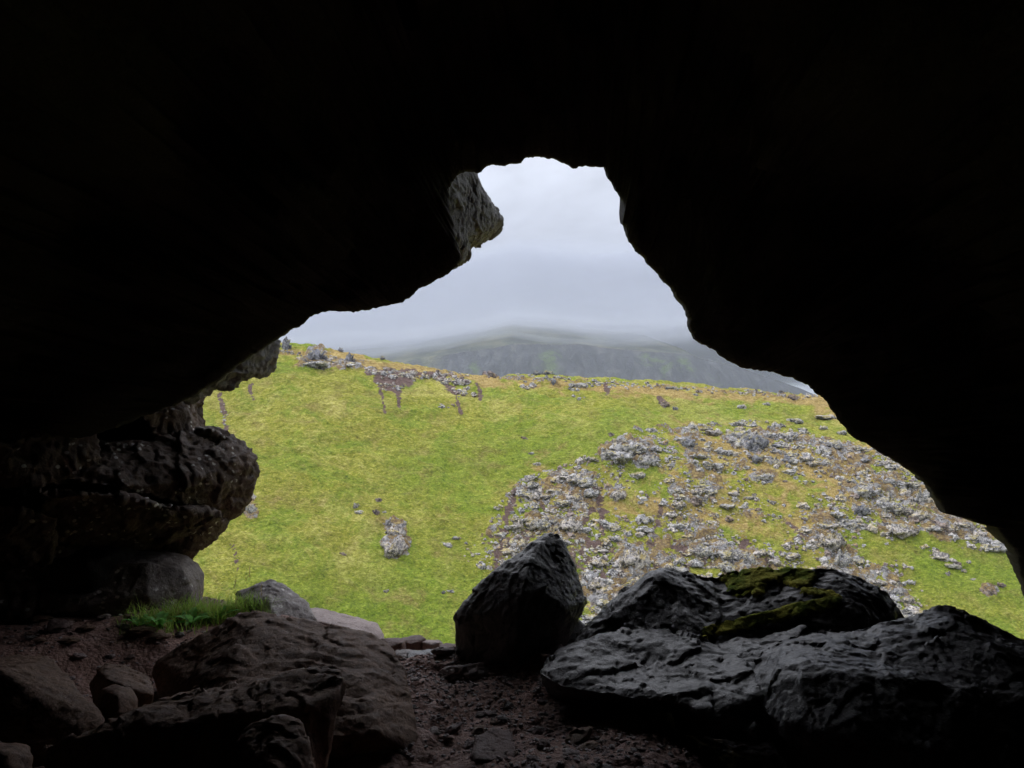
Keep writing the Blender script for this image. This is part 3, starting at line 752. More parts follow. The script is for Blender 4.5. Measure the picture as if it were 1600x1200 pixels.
def put_rock(px, py, wpx, hpx, var, label, name='lava_rock', group=None, crest=False, sink=.25, rz=None, cat='rock'):
    p = march_ridge(px, py + hpx * .45) if crest else march(px, py + hpx * .45)
    if p is None: return None
    sx = wpx / FPX * p[1] / 1.75; sz = hpx / FPX * p[1] / 1.15
    o = bpy.data.objects.new(name, LV[var]); COL.objects.link(o)
    o.location = (p[0], p[1], p[2] - sink * .3 * sz); o.scale = (sx, sx * random.uniform(.75, 1.0), sz)
    o.rotation_euler = (random.uniform(-.15, .15) if not crest else 0, random.uniform(-.15, .15) if not crest else 0, random.uniform(-.5, .5) if rz is None else rz)
    tag(o, label, cat, group); return o
for a_ in named:
    nm = 'boulder' if 'boulder' in a_[5] and 'smooth' in a_[5] else 'lava_rock'
    put_rock(*a_[:5], a_[5], crest=bool(a_[6]), name='lava_rock')
# the many rocks nothing tells apart, by region
cand = []
def dens(px, py):
    p_ = np.array([[px / 38, py / 26, 0.]])
    d_ = .5 + 1.5 * fbm(p_, 300, 3)[0]
    # pale bands the photo shows
    for s_ in [((800, 780), (900, 750), 28), ((880, 810), (1010, 900), 50), ((1060, 760), (1130, 870), 35), ((1330, 760), (1450, 790), 35), ((1280, 820), (1330, 880), 35), ((1390, 810), (1560, 840), 18), ((950, 700), (1020, 690), 20), ((1160, 690), (1330, 720), 28), ((800, 850), (860, 950), 30), ((930, 930), (1000, 950), 25), ((1130, 870), (1230, 880), 18), ((1380, 880), (1430, 950), 16)]:
        d_ += .8 * float(stroke(np.array(px), np.array(py), *s_))
    for s_ in [((1100, 820), (1230, 840), 22), ((950, 790), (1040, 760), 22), ((1200, 770), (1290, 770), 22), ((1380, 870), (1370, 850), 14)]:
        d_ -= .6 * float(stroke(np.array(px), np.array(py), *s_))
    return d_
rr = random.Random(5)
tries = 0
while len(cand) < 6500 and tries < 120000:
    tries += 1
    x_, y_ = rr.uniform(740, 1610), rr.uniform(655, 1010)
    if not inpoly(np.array([x_]), np.array([y_]), field)[0]: continue
    if rr.random() > dens(x_, y_) * .75: continue
    if any(float(stroke(np.array(x_), np.array(y_), *s_)) > .55 for s_ in soils) and rr.random() > .25: continue
    u_ = rr.random()
    w_ = 2.6 + 6 * u_ ** 2 + (20 * rr.random() ** 1.6 if rr.random() < .13 else 0)
    cand.append((w_, x_, y_))
for (xa, ya, xb, yb, sp, n_, wm) in [(575, 580, 700, 592, 6, 90, 7), (690, 588, 730, 600, 7, 40, 8), (470, 560, 565, 566, 7, 60, 6), (700, 580, 900, 596, 5, 50, 5), (900, 596, 1280, 622, 5, 90, 5),
                                (720, 610, 725, 615, 7, 14, 7), (595, 600, 630, 606, 6, 30, 5), (690, 635, 710, 640, 4, 6, 5), (930, 598, 960, 605, 8, 20, 5), (440, 548, 470, 556, 4, 20, 4), (735, 850, 790, 930, 12, 24, 6),
                                (820, 606, 840, 602, 4, 16, 6), (895, 605, 905, 625, 4, 10, 5), (350, 630, 352, 665, 2, 8, 4), (1400, 880, 1440, 960, 12, 40, 6), (1450, 855, 1510, 885, 6, 24, 6), (1330, 690, 1440, 750, 8, 40, 6)]:
    for _ in range(n_):
        t_ = rr.random(); cand.append((wm * rr.uniform(.5, 1.5), xa + (xb - xa) * t_ + rr.gauss(0, sp), ya + (yb - ya) * t_ + rr.gauss(0, sp * .5)))
cand.sort(reverse=True)
def region(x_, y_):
    if y_ < 640: return ('lichen grey lava stone scattered along the ridge crest', 'small stones along the ridge crest')
    if x_ < 905: return ('pale lichen lava rock on the slope around the pointed boulder', 'pale rocks on the slope around the pointed boulder')
    if x_ > 1330: return ('grey lava rock on the right slope near the cave edge', 'grey rocks on the right slope')
    if y_ < 760: return ('grey lava rock in the ochre moss of the upper rocky field', 'rocks in the upper rocky field')
    return ('pale lichen lava rock in the lower rocky field', 'rocks in the lower rocky field')
import re
def short(l):
    l = re.split(r'[,;]| (?:on|in|at|of|right|left|below|beside|above|under|with|standing|filling|leaning) ', l)[0]
    return l
marks = [(a_[0], a_[1], a_[5]) for a_ in named if len(a_[5].split()) <= 9 and a_[2] * a_[3] > 180]
marks += [(862, 835, 'tip of the pointed foreground boulder'), (1180, 885, 'moss on the foreground boulder'), (930, 965, 'notch beside the pointed boulder'), (1390, 935, 'right end of the mossy boulder')]
used_labels = {}
def place_label(px, py, kind, w_, marks, sizes):
    d_ = sorted(((m_[0] - px) ** 2 + ((m_[1] - py) * 1.3) ** 2, m_) for m_ in marks)
    sz = sizes[0] if w_ < sizes[3] else sizes[1] if w_ < sizes[4] else sizes[2]
    best = None
    for dd_, m_ in d_[:12]:
        dx, dy = px - m_[0], py - m_[1]
        a_ = math.degrees(math.atan2(-dy, dx)) % 360
        dr = ['right of', 'up and right of', 'above', 'up and left of', 'left of', 'down and left of', 'below', 'down and right of'][int((a_ + 22.5) // 45) % 8]
        l_ = f"{sz} {kind} {'just' if dd_ < 784 else 'farther'} {dr} the {m_[2]}"
        if len(l_.split()) > 16: continue
        best = best or l_
        if l_ not in used_labels: used_labels[l_] = 1; return l_
    return best
n_ind = 0; rest = []
for w_, x_, y_ in cand:
    if n_ind < 215:
        lb, gp = region(x_, y_)
        low = y_ > 760 or x_ < 905
        o = put_rock(x_, y_, w_ * 1.15, w_ * rr.uniform(.35, .8), rr.choice([2, 4, 0, 1, 6, 2] if low else [0, 1, 3, 6, 5, 4]), place_label(x_, y_, 'pale lava rock' if low else 'grey lava rock', w_, marks, ('small', 'mid sized', 'broad', 9, 15)), group=gp)
        if o: n_ind += 1
    else: rest.append((w_, x_, y_))
# the remaining small ones: one scatter of loose stones
smalls = []
for i in range(5):
    bm = bmesh.new(); bmesh.ops.create_icosphere(bm, subdivisions=2, radius=.5)
    v_ = np.array([list(q_.co) for q_ in bm.verts]); f_ = np.array([[q_.index for q_ in ff.verts] for ff in bm.faces]); bm.free()
    v_ = v_ * (1 + .7 * facet(v_ * 2.6, 400 + i) + .5 * perlin(v_ * 3.1, 410 + i))[:, None]
    smalls.append((v_, f_))
def scatter_mesh(name, items, mats):
    V, F, MI, off = [], [], [], 0
    for (p, s_, mi) in items:
        v_, f_ = rr.choice(smalls); a_ = rr.uniform(0, 6.28); ca, sa = math.cos(a_), math.sin(a_)
        R_ = np.array([[ca, -sa, 0], [sa, ca, 0], [0, 0, 1]])
        V.append((v_ * np.array(s_)) @ R_.T + np.array(p)); F.append(f_ + off); MI += [mi] * len(f_); off += len(v_)
    me = new_mesh(name, np.vstack(V), np.vstack(F), None, smooth=False)
    for m_ in mats: me.materials.append(m_)
    me.polygons.foreach_set('material_index', np.array(MI, dtype=np.int32))
    return me
items = []
for w_, x_, y_ in rest:
    p = march(x_, y_)
    if p is None: continue
    s_ = w_ / FPX * p[1]; low = y_ > 760 or x_ < 905
    items.append((p, (s_ * 1.1, s_ * .9, s_ * rr.uniform(.6, 1.0)), rr.choice([0, 1, 1, 0, 2] if low else [0, 0, 0, 2, 1])))
me = scatter_mesh('loose_stones', items, [M['lava'], M['lava_white'], M['lava_brown']])
tag(link(me, 'loose_stones'), kind='stuff', label='countless small pale stones strewn over the rocky field')

# ------------------------------------------------------------------ left cave wall, horn and blocks at the mouth
def lw(px, py): return 5.15 + 1.75 * max(0, min(1, (px + 50) / 450)) ** 1.1
wall_o = [(-420, 480), (-200, 470), (100, 470), (260, 500), (345, 520), (352, 590), (330, 622), (325, 650), (331, 672), (345, 683), (372, 688), (392, 712), (400, 735), (394, 765), (386, 790), (366, 808),
          (346, 821), (325, 840), (306, 860), (296, 876), (240, 872), (150, 880), (100, 900), (60, 1000), (-420, 1050)]
def P3(*pts): return [P(*p) for p in pts]
ov, of_ = outline_soup([(-420, 480), (-200, 470), (100, 470), (250, 500), (270, 560), (270, 640), (280, 700), (320, 760), (300, 820), (270, 850), (240, 872), (150, 880), (100, 900), (60, 1000), (-420, 1050)], lambda x, y: lw(x, y) + .22, .2, .8, inset=.92)
hulls_ = [
    P3((190, 560, 5.9), (285, 560, 6.5), (280, 600, 6.55), (272, 622, 6.6), (270, 650, 6.65), (292, 676, 6.7), (300, 700, 6.45), (245, 690, 6.15), (215, 640, 6.0), (270, 640, 6.3), (230, 600, 7.2), (280, 640, 7.2), (240, 700, 7.4)),
    P3((150, 690, 5.75), (250, 700, 6.05), (300, 678, 6.4), (331, 672, 6.75), (357, 683, 6.8), (376, 691, 6.8), (396, 714, 6.8), (401, 735, 6.75), (394, 764, 6.7), (386, 790, 6.7), (366, 808, 6.7), (346, 815, 6.6), (335, 797, 6.35), (355, 720, 6.35), (320, 745, 6.1), (250, 782, 5.85), (180, 764, 5.55),
       (90, 745, 5.35), (80, 700, 5.5), (380, 740, 7.5), (340, 800, 7.5), (150, 720, 7.2)),
    P3((60, 765, 5.2), (180, 772, 5.48), (250, 790, 5.7), (310, 800, 5.98), (345, 803, 6.2), (352, 815, 6.6), (326, 840, 6.7), (306, 860, 6.7), (296, 876, 6.7), (255, 868, 6.5), (200, 862, 6.3), (100, 850, 5.9), (60, 840, 5.6), (240, 830, 6.0), (300, 850, 7.4), (100, 830, 7.2)),
    P3((300, 674, 6.45), (332, 672, 6.5), (358, 683, 6.6), (356, 688, 6.6), (300, 684, 6.5), (330, 676, 6.9)),
    P3((-300, 640, 4.9), (60, 650, 5.35), (150, 660, 5.6), (160, 720, 5.6), (60, 760, 5.25), (-200, 780, 4.9), (0, 700, 5.05), (-200, 700, 7), (140, 700, 7)),
    P3((-300, 790, 4.9), (20, 790, 5.15), (90, 810, 5.3), (80, 880, 5.6), (-200, 900, 5.2), (0, 850, 5.2), (-200, 850, 7), (80, 850, 7))]
wall_root = bpy.data.objects.new('overhanging_ledge', None); COL.objects.link(wall_root); wall_root.location = P(180, 900, 6.2)
tag(wall_root, 'brown rock wall with a bulging overhanging ledge on the left of the cave mouth', 'rock wall')
bpy.context.view_layer.update()
def wall_part(nm, V, F, seed, lbl=None):
    me = remesh(V, F, .02, 1); displace(me, big=.05, bs=1.6, fac=.13, fs=2.8, fine=.04, ns=14, seed=seed); shade(me, M['wall']); me.name = nm
    o = link(me, nm, wall_root); v_ = co_of(me) - np.array(wall_root.location); me.vertices.foreach_set('co', v_.astype(np.float32).ravel()); me.update()
    if lbl: o['label'] = lbl
wall_part('wall_face', ov, of_, 21)
for nm, hp, sd_, lb_ in zip(['column', 'ledge_block', 'shelf', 'flake', 'wall_block', 'wall_block'], hulls_, [21, 22, 21, 24, 25, 26], ['upright column above the ledge', 'big bulging block', 'lower shelf with a lit top edge', 'thin flake on top of the block', None, None]):
    wall_part(nm, *hull_soup([hp]), sd_, lb_)
outline_rock('hanging_block', [([(290, 555), (345, 520), (415, 500), (428, 525), (425, 556), (419, 576), (404, 590), (390, 590), (376, 588), (366, 598), (350, 606), (334, 604), (322, 610), (305, 625), (285, 630)], lambda x, y: 6.5 + (x - 350) * .006, .3, .3, dict(inset=.72))],
    .016, M['grey'], 'grey rough block hanging under the arch at the upper left of the cave mouth', 'rock', smooth=2, big=.04, bs=2.5, fac=.13, fs=3.2, fine=.04, ns=12, seed=31)
outline_rock('rock_horn', [([(680, 262), (722, 262), (745, 266), (748, 280), (752, 294), (764, 308), (776, 325), (786, 346), (776, 355), (762, 367), (745, 376), (732, 380), (730, 400), (722, 410), (690, 420), (660, 400), (660, 300)], lambda x, y: 6.78 + (x - 700) * .010, .25, .45, dict(inset=.8))],
    .013, M['grey'], 'jagged grey rock horn jutting into the sky from the top of the arch', 'rock', smooth=1, big=.03, bs=3, fac=.05, fs=5, fine=.018, ns=14, seed=41, strata=.022, strata_dir=(-.6, .2, 1))
hull_rock('base_boulder', [P3((60, 880, 5.8), (60, 960, 5.6), (196, 868, 6.2), (235, 860, 6.3), (292, 868, 6.35), (309, 880, 6.4), (318, 898, 6.4), (318, 920, 6.4), (309, 942, 6.35), (190, 900, 6.1), (186, 945, 6.05), (230, 880, 5.95), (285, 890, 6.05), (300, 925, 6.05), (230, 930, 5.8), (280, 980, 5.95), (190, 985, 5.9), (310, 985, 6.3), (250, 870, 6.9), (310, 930, 6.9), (200, 930, 6.9))],
    .013, M['fleck'], 'brown boulder with white flecks under the left ledge behind the grass', smooth=4, big=.03, bs=2.5, fac=.03, fs=4, fine=.01, ns=14, seed=51)
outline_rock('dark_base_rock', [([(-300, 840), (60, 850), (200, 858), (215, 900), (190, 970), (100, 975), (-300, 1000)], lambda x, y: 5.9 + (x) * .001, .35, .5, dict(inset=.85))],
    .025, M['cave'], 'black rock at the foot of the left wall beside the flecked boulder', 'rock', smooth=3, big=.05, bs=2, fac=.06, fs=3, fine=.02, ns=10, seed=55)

# ------------------------------------------------------------------ foreground boulders
def H(*pts): return [P(*p) for p in pts]
def HN(*pts): return [P(p[0], p[1], p[2] * .92) for p in pts]
pb = hull_rock('pointed_boulder', [H((707, 965, 5.0), (712, 1000, 5.0), (718, 1050, 4.95), (722, 940, 5.05), (748, 912, 5.1), (770, 893, 5.0), (800, 880, 5.05), (832, 845, 5.1), (845, 832, 5.2), (862, 829, 5.2), (880, 842, 5.2), (893, 870, 5.2), (905, 905, 5.1),
        (919, 940, 5.05), (912, 952, 5.05), (885, 972, 5.0), (873, 985, 4.95), (868, 1040, 5.0), (800, 1045, 4.72), (770, 1050, 4.75), (812, 950, 4.72), (822, 900, 4.82), (840, 860, 5.0), (880, 950, 4.85), (760, 1040, 5.7), (860, 1030, 5.6), (860, 890, 5.5), (780, 920, 5.5))],
    .011, M['wet'], 'upright pointed black boulder standing in the middle of the cave mouth', smooth=2, big=.03, bs=2, fac=.032, fs=4.5, fine=.010, ns=18, seed=61)
hull_rock('wedge_stone', [H((868, 985, 5.1), (885, 975, 5.2), (905, 968, 5.2), (925, 982, 5.2), (940, 1000, 5.1), (940, 1040, 5.0), (865, 1040, 4.95), (900, 1030, 5.5), (880, 990, 5.5))], .01, M['wet'], 'small dark stone wedged between the pointed and the mossy boulder', 'stone', big=.02, fac=.02, fs=7, fine=.006, ns=20, seed=63)
mb = hull_rock('mossy_boulder', [
    HN((912, 985, 5.3), (935, 962, 5.4), (958, 938, 5.4), (985, 912, 5.4), (1012, 894, 5.4), (1045, 886, 5.4), (1090, 893, 5.4), (1120, 900, 5.4), (1130, 960, 5.05), (1100, 1010, 4.8), (1040, 1000, 4.85), (980, 960, 5.1), (1010, 920, 5.15), (900, 1010, 5.1), (900, 1060, 5.2), (1000, 1000, 6.0), (1100, 980, 6.0)),
    HN((1090, 895, 5.5), (1150, 887, 5.5), (1185, 881, 5.5), (1240, 889, 5.5), (1270, 885, 5.5), (1300, 881, 5.5), (1332, 893, 5.5), (1362, 915, 5.5), (1388, 930, 5.45), (1403, 950, 5.4), (1420, 972, 5.4), (1190, 915, 5.42), (1120, 940, 5.3), (1312, 940, 5.15), (1200, 962, 5.1), (1110, 988, 5.0), (1330, 1000, 4.9), (1120, 1010, 4.85), (1380, 1040, 5.2), (1150, 1000, 6.2), (1400, 1010, 6.2)),
    HN((840, 1052, 4.55), (850, 1040, 4.7), (900, 1010, 5.0), (960, 985, 5.0), (1060, 985, 4.85), (1130, 1010, 4.7), (1180, 1060, 4.4), (1170, 1100, 4.2), (1080, 1080, 4.15), (1000, 1098, 4.2), (960, 1090, 4.25), (880, 1075, 4.4), (870, 1100, 4.7), (1100, 1120, 4.6), (1180, 1040, 5.4), (900, 1060, 5.4)),
    HN((980, 1092, 4.25), (1060, 1030, 4.65), (1100, 1010, 4.8), (1180, 990, 4.85), (1260, 975, 4.85), (1250, 1040, 4.4), (1190, 1090, 4.1), (1130, 1112, 4.05), (1260, 1120, 4.1), (1100, 1100, 4.7), (1250, 1100, 5.0)),
    HN((1080, 1000, 5.0), (1150, 985, 5.1), (1240, 975, 5.1), (1260, 1000, 4.95), (1200, 1030, 4.8), (1120, 1060, 4.75), (1230, 1080, 4.8), (1100, 1010, 5.5), (1240, 990, 5.6)),
    HN((1100, 1060, 4.3), (1170, 1060, 4.35), (1230, 1100, 4.2), (1180, 1150, 3.95), (1090, 1110, 4.05), (1040, 1085, 4.2), (1060, 1140, 4.4), (1200, 1160, 4.4))],
    .013, M['wet'], 'wide wet black boulder with moss on its crest right of the cave mouth', smooth=3, big=.10, bs=1.3, fac=.05, fs=3.4, fine=.015, ns=14, seed=71)
rb = hull_rock('massive_boulder', [
    HN((1150, 1075, 4.25), (1160, 1040, 4.4), (1185, 1008, 4.5), (1225, 985, 4.6), (1290, 970, 4.7), (1360, 960, 4.75), (1420, 972, 4.75), (1455, 974, 4.8), (1490, 963, 4.85), (1530, 972, 4.85), (1575, 990, 4.8), (1640, 1015, 4.7), (1750, 1090, 4.4),
      (1250, 1060, 4.0), (1400, 1050, 3.95), (1520, 1060, 3.95), (1650, 1110, 3.9), (1200, 1120, 3.95), (1300, 1150, 3.7), (1450, 1170, 3.6), (1600, 1210, 3.6), (1300, 1210, 3.75), (1260, 1180, 3.95),
      (1750, 1400, 3.6), (1400, 1400, 3.9), (1300, 1100, 5.6), (1700, 1100, 5.6), (1500, 1000, 5.6))],
    .013, M['wet'], 'massive dark rounded boulder filling the lower right corner', smooth=3, big=.11, bs=1.1, fac=.05, fs=3.2, fine=.018, ns=13, seed=81)
lb = hull_rock('brown_boulder', [
    HN((238, 1045, 4.95), (244, 1030, 5.0), (300, 1018, 5.0), (340, 985, 5.0), (372, 962, 5.0), (402, 957, 5.0), (440, 964, 5.0), (500, 976, 5.0), (560, 988, 4.95), (598, 1002, 4.9), (614, 1018, 4.8), (634, 1050, 4.6), (642, 1100, 4.35), (654, 1152, 4.15), (640, 1174, 4.05),
      (392, 985, 4.72), (372, 1020, 4.5), (352, 1062, 4.25), (340, 1100, 4.1), (470, 1040, 4.4), (560, 1060, 4.3), (590, 1150, 3.95), (480, 1150, 3.85), (250, 1090, 4.7), (270, 1200, 4.6), (400, 1240, 4.0), (600, 1260, 4.2), (300, 1060, 5.8), (600, 1060, 5.9), (420, 1000, 5.8))],
    .012, M['brown'], 'large brown sloping boulder left of the path with grooved right side', smooth=2, big=.04, bs=1.8, fac=.04, fs=3.0, fine=.010, ns=16, seed=91, strata=.03, strata_dir=(.1, .25, 1))
hull_rock('dark_slab', [
    HN((200, 1130, 3.75), (300, 1082, 3.95), (370, 1068, 4.0), (440, 1052, 4.0), (525, 1040, 4.0), (534, 1075, 3.8), (490, 1105, 3.65), (400, 1110, 3.6), (300, 1120, 3.55), (150, 1160, 3.5), (60, 1165, 3.4), (60, 1250, 3.3), (450, 1250, 3.5), (500, 1200, 3.7), (300, 1150, 4.4), (480, 1100, 4.4))],
    .012, M['brown'], 'flat dark slab leaning against the front of the brown boulder', 'rock', smooth=3, big=.05, bs=2, fac=.06, fs=3.4, fine=.015, ns=14, seed=95, ridg=True)
hull_rock('broken_rock', [HN((372, 1150, 3.45), (390, 1130, 3.5), (440, 1122, 3.5), (468, 1128, 3.5), (478, 1165, 3.4), (490, 1210, 3.35), (370, 1230, 3.25), (430, 1220, 3.15), (420, 1160, 3.35), (420, 1200, 4.0), (470, 1200, 3.9))],
    .01, M['brown'], 'small jagged rock at the bottom edge in front of the dark slab', 'rock', smooth=2, big=.03, fac=.045, fs=6, fine=.012, ns=18, seed=97, ridg=True)
hull_rock('angular_boulder', [HN((-40, 1030, 4.3), (20, 1022, 4.4), (80, 1021, 4.4), (90, 1040, 4.3), (118, 1080, 4.0), (158, 1128, 3.7), (130, 1150, 3.6), (60, 1090, 3.75), (0, 1050, 3.85), (-120, 1045, 3.9), (-150, 1200, 3.5), (60, 1200, 3.5), (130, 1180, 3.65), (-100, 1100, 5), (80, 1090, 4.9))],
    .012, M['brown'], 'angular boulder with a sharp slanting edge at the far left', smooth=1, big=.03, bs=2, fac=.03, fs=4, fine=.012, ns=16, seed=101)
hull_rock('blocky_stone', [HN((142, 1068, 4.3), (150, 1045, 4.4), (165, 1035, 4.5), (200, 1040, 4.5), (238, 1060, 4.4), (240, 1085, 4.2), (200, 1075, 4.1), (165, 1060, 4.15), (150, 1110, 4.2), (235, 1110, 4.2), (190, 1080, 4.8))],
    .01, M['brown'], 'blocky brown stone resting behind the round one left of the brown boulder', 'stone', smooth=1, big=.02, fac=.025, fs=6, fine=.008, ns=20, seed=103)
hull_rock('round_stone', [HN((150, 1092, 3.95), (158, 1075, 4.0), (180, 1068, 4.05), (205, 1074, 4.0), (216, 1092, 3.95), (212, 1110, 3.9), (185, 1115, 3.8), (155, 1110, 3.85), (150, 1140, 3.9), (212, 1140, 3.9), (180, 1120, 4.3), (182, 1085, 3.85))],
    .01, M['brown'], 'round ochre tinted stone between the angular boulder and the slab', 'stone', smooth=4, big=.015, fac=.012, fs=6, fine=.006, ns=20, seed=105)
hull_rock('corner_rock', [HN((-60, 1160, 3.4), (0, 1158, 3.4), (45, 1165, 3.4), (52, 1180, 3.3), (50, 1260, 3.2), (-80, 1260, 3.1), (0, 1175, 3.15), (20, 1200, 3.9))],
    .012, M['brown'], 'brown rock cut by the bottom left corner', 'rock', smooth=2, big=.03, fac=.03, fs=5, fine=.012, ns=18, seed=107)
hull_rock('sharp_boulder', [H((372, 925, 6.2), (400, 915, 6.2), (424, 904, 6.2), (445, 915, 6.2), (466, 928, 6.15), (482, 945, 6.1), (493, 965, 6.0), (494, 985, 5.95), (440, 1000, 5.6), (420, 930, 5.9), (470, 1000, 5.75), (360, 985, 5.8), (380, 935, 5.9), (400, 990, 6.9), (480, 990, 6.8))],
    .012, M['light'], 'pale sharp crested boulder between the grass and the brown boulder', smooth=0, big=.03, bs=2.5, fac=.04, fs=4.5, fine=.01, ns=18, seed=111)
hull_rock('pink_slab', [H((440, 958, 6.6), (490, 950, 6.7), (520, 955, 6.7), (560, 966, 6.6), (588, 974, 6.5), (600, 990, 6.3), (601, 1004, 6.2), (560, 985, 6.0), (500, 972, 6.0), (600, 1060, 6.2), (440, 1060, 6.0), (500, 1050, 7.2), (580, 1050, 7.0))],
    .013, M['pink'], 'pale pinkish rock slab at the lit edge behind the brown boulder', 'rock', smooth=3, big=.03, bs=2, fac=.02, fs=5, fine=.01, ns=16, seed=113)
# sill stones
sill = [((612, 1008, 5.6), 40, 'grey pink stone beside the slab on the sunlit sill', 'rust'), ((645, 1004, 5.8), 38, 'rusty stone at the back of the sill', 'rust'), ((676, 1006, 5.8), 30, 'pale stone at the back of the sill', 'pink'),
        ((640, 1025, 5.3), 44, 'flat grey stone in the middle of the sill', 'light'), ((665, 1030, 5.15), 50, 'dark flat stone at the front of the sill', 'wet'), ((700, 1012, 5.6), 30, 'rusty stone touching the pointed boulder', 'rust'),
        ((690, 1030, 5.2), 26, 'small light stone in front of the pointed boulder', 'light')]
for i, ((a_, b_, d_), w_, lbl, mt) in enumerate(sill):
    p = P(a_, b_, d_); s_ = w_ / FPX * d_
    rg = np.random.default_rng(500 + i)
    pts = [p + np.array((math.cos(t) * s_ * .6 * rg.uniform(.7, 1.1), math.sin(t) * s_ * .55 * rg.uniform(.7, 1.1), z_ * s_)) for t in np.linspace(0, 5.6, 7) for z_ in (-.75, rg.uniform(.05, .2))]
    hull_rock('sill_stone', [pts], .008, M[mt], lbl, 'stone', 'stones on the lit sill', smooth=1, big=.01, fac=.012, fs=9, fine=.004, ns=30, seed=520 + i)
hull_rock('flat_stone', [H((735, 1155, 3.62), (745, 1125, 3.75), (775, 1112, 3.85), (800, 1118, 3.85), (805, 1150, 3.65), (795, 1165, 3.55), (745, 1162, 3.55), (740, 1190, 3.6), (800, 1190, 3.6))],
    .008, M['rust'], 'flat reddish stone embedded in the middle of the path', 'stone', smooth=2, big=.015, fac=.012, fs=8, fine=.006, ns=24, seed=131).location.z -= .07

# small path stones: individuals near, gravel as one
def pebble_mesh(seed, mat):
    bm = bmesh.new(); bmesh.ops.create_icosphere(bm, subdivisions=4, radius=.5)
    v_ = np.array([list(q_.co) for q_ in bm.verts]); f_ = np.array([[q_.index for q_ in ff.verts] for ff in bm.faces]); bm.free()
    d_ = 1 + .55 * facet(v_ * 1.9, seed) + .25 * facet(v_ * 4, seed + 3) + .1 * fbm(v_ * 6, seed + 5, 3)
    v_ = v_ * d_[:, None] * np.array((1, .8, .5))
    return new_mesh('path_stone', v_, f_, mat)
PM = [pebble_mesh(600 + i, M[['path', 'brown', 'path', 'rust', 'light', 'path'][i]]) for i in range(6)]
def region2(x, y):
    if x < -1.3: return ('small brown stone lying on the dim earth below the left wall', 'stones on the earth by the left wall')
    return ('small reddish stone lying loose on the path between the boulders', 'loose stones on the path')
cnt = 0
fmarks = [(800, 1040, 'pointed boulder'), (600, 1130, 'big brown boulder'), (770, 1140, 'flat reddish path stone'), (900, 1100, 'mossy boulder overhang'), (670, 1035, 'stones on the sill'), (430, 1150, 'jagged rock at the bottom edge'), (60, 1060, 'angular boulder'), (195, 1055, 'blocky stone'), (300, 965, 'green grass tuft'), (400, 970, 'crest of the brown boulder'), (60, 960, 'foot of the black left wall'), (1000, 1180, 'shadow under the massive boulder')]
for i in range(110):
    if i < 72: y_ = rr.uniform(3.3, 5.1); x_ = rr.uniform(-.62, .45) + (rr.uniform(0, .9) if y_ < 3.9 else 0)
    else: y_ = rr.uniform(4.6, 6.2); x_ = rr.uniform(-4.0, -1.5)
    s_ = rr.uniform(.028, .07) * (1.9 if rr.random() < .14 else 1)
    o = bpy.data.objects.new('path_stone', rr.choice(PM)); COL.objects.link(o)
    o.location = (x_, y_, floor_h(x_, y_) + s_ * .12); o.scale = (s_ * 1.3, s_ * 1.3, s_ * 1.2); o.rotation_euler = (rr.uniform(-.3, .3), rr.uniform(-.3, .3), rr.uniform(0, 6.28))
    _, gp_ = region2(x_, y_); a2, b2 = proj(np.array([[x_, y_, 0.]])); tag(o, place_label(a2[0], b2[0], 'loose brown stone', s_, fmarks, ('tiny', 'small', 'fist sized', .036, .052)), 'stone', gp_)
for (a_, b_, w_, lbl) in [(196, 983, 13, 'pinkish white chip standing up on the earth before the grass'), (281, 994, 12, 'pale chip on the earth near the grass roots'), (288, 1008, 10, 'pale chip near the crest of the brown boulder'),
                          (62, 1003, 16, 'small grey stone on the earth below the left wall, left one'), (108, 1006, 26, 'low flat stone on the earth below the left wall, middle one'), (135, 984, 22, 'squarish stone on the earth below the left wall'),
                          (60, 972, 34, 'dark rounded stone against the foot of the left wall'), (222, 990, 34, 'thin flat slab of rock in front of the grass'), (250, 999, 26, 'thin flat slab under the grass edge')]:
    b2 = P(a_, b_, 1.0); dz = b2[2] - CAM_Z; d_ = min(6.3, -1.5 / dz) if dz < 0 else 6
    for _ in range(6): p = P(a_, b_, d_); d_ = d_ + (p[2] - floor_h(p[0], d_)) / -dz * .8
    p = P(a_, b_, d_); s_ = w_ / FPX * d_
    o = bpy.data.objects.new('floor_stone', PM[4 if 'chip' in lbl else 1]); COL.objects.link(o)
    o.location = (p[0], p[1], floor_h(p[0], p[1]) + s_ * .15); o.scale = (s_ * 1.1, s_, s_ * (1.3 if 'chip' in lbl else .6)); tag(o, lbl, 'stone')
items = []
for i in range(5200):
    if i < 3600: y_ = rr.uniform(3.1, 5.3); x_ = rr.uniform(-.75, .6) + (rr.uniform(0, 1.2) if y_ < 4 else 0)
    else: y_ = rr.uniform(4.2, 6.4); x_ = rr.uniform(-4.3, -1.2)
    s_ = rr.uniform(.006, .022)
    items.append(((x_, y_, floor_h(x_, y_) + .004) if i % 4 == 0 else (x_, y_, float(floor_z(np.array(x_), np.array(y_))) ), (s_ * 1.3, s_, s_ * .6), rr.choice([0, 0, 1, 2])))
xy = np.array([[a_[0][0], a_[0][1], float(floor_z(np.array(a_[0][0]), np.array(a_[0][1])))] for a_ in items])
hz = .10 * fbm(xy * 1.3, 60, 3) + .028 * facet(xy * 5 + .3 * fbm(xy * 3, 1, 2)[:, None], 61) + .016 * facet(xy * 13, 62)
items = [((p[0], p[1], xy[i, 2] + hz[i] + .003), s_, m_) for i, (p, s_, m_) in enumerate(items)]
tag(link(scatter_mesh('gravel', items, [M['path'], M['rust'], M['light']]), 'gravel'), kind='stuff', label='loose dark gravel on the cave floor')

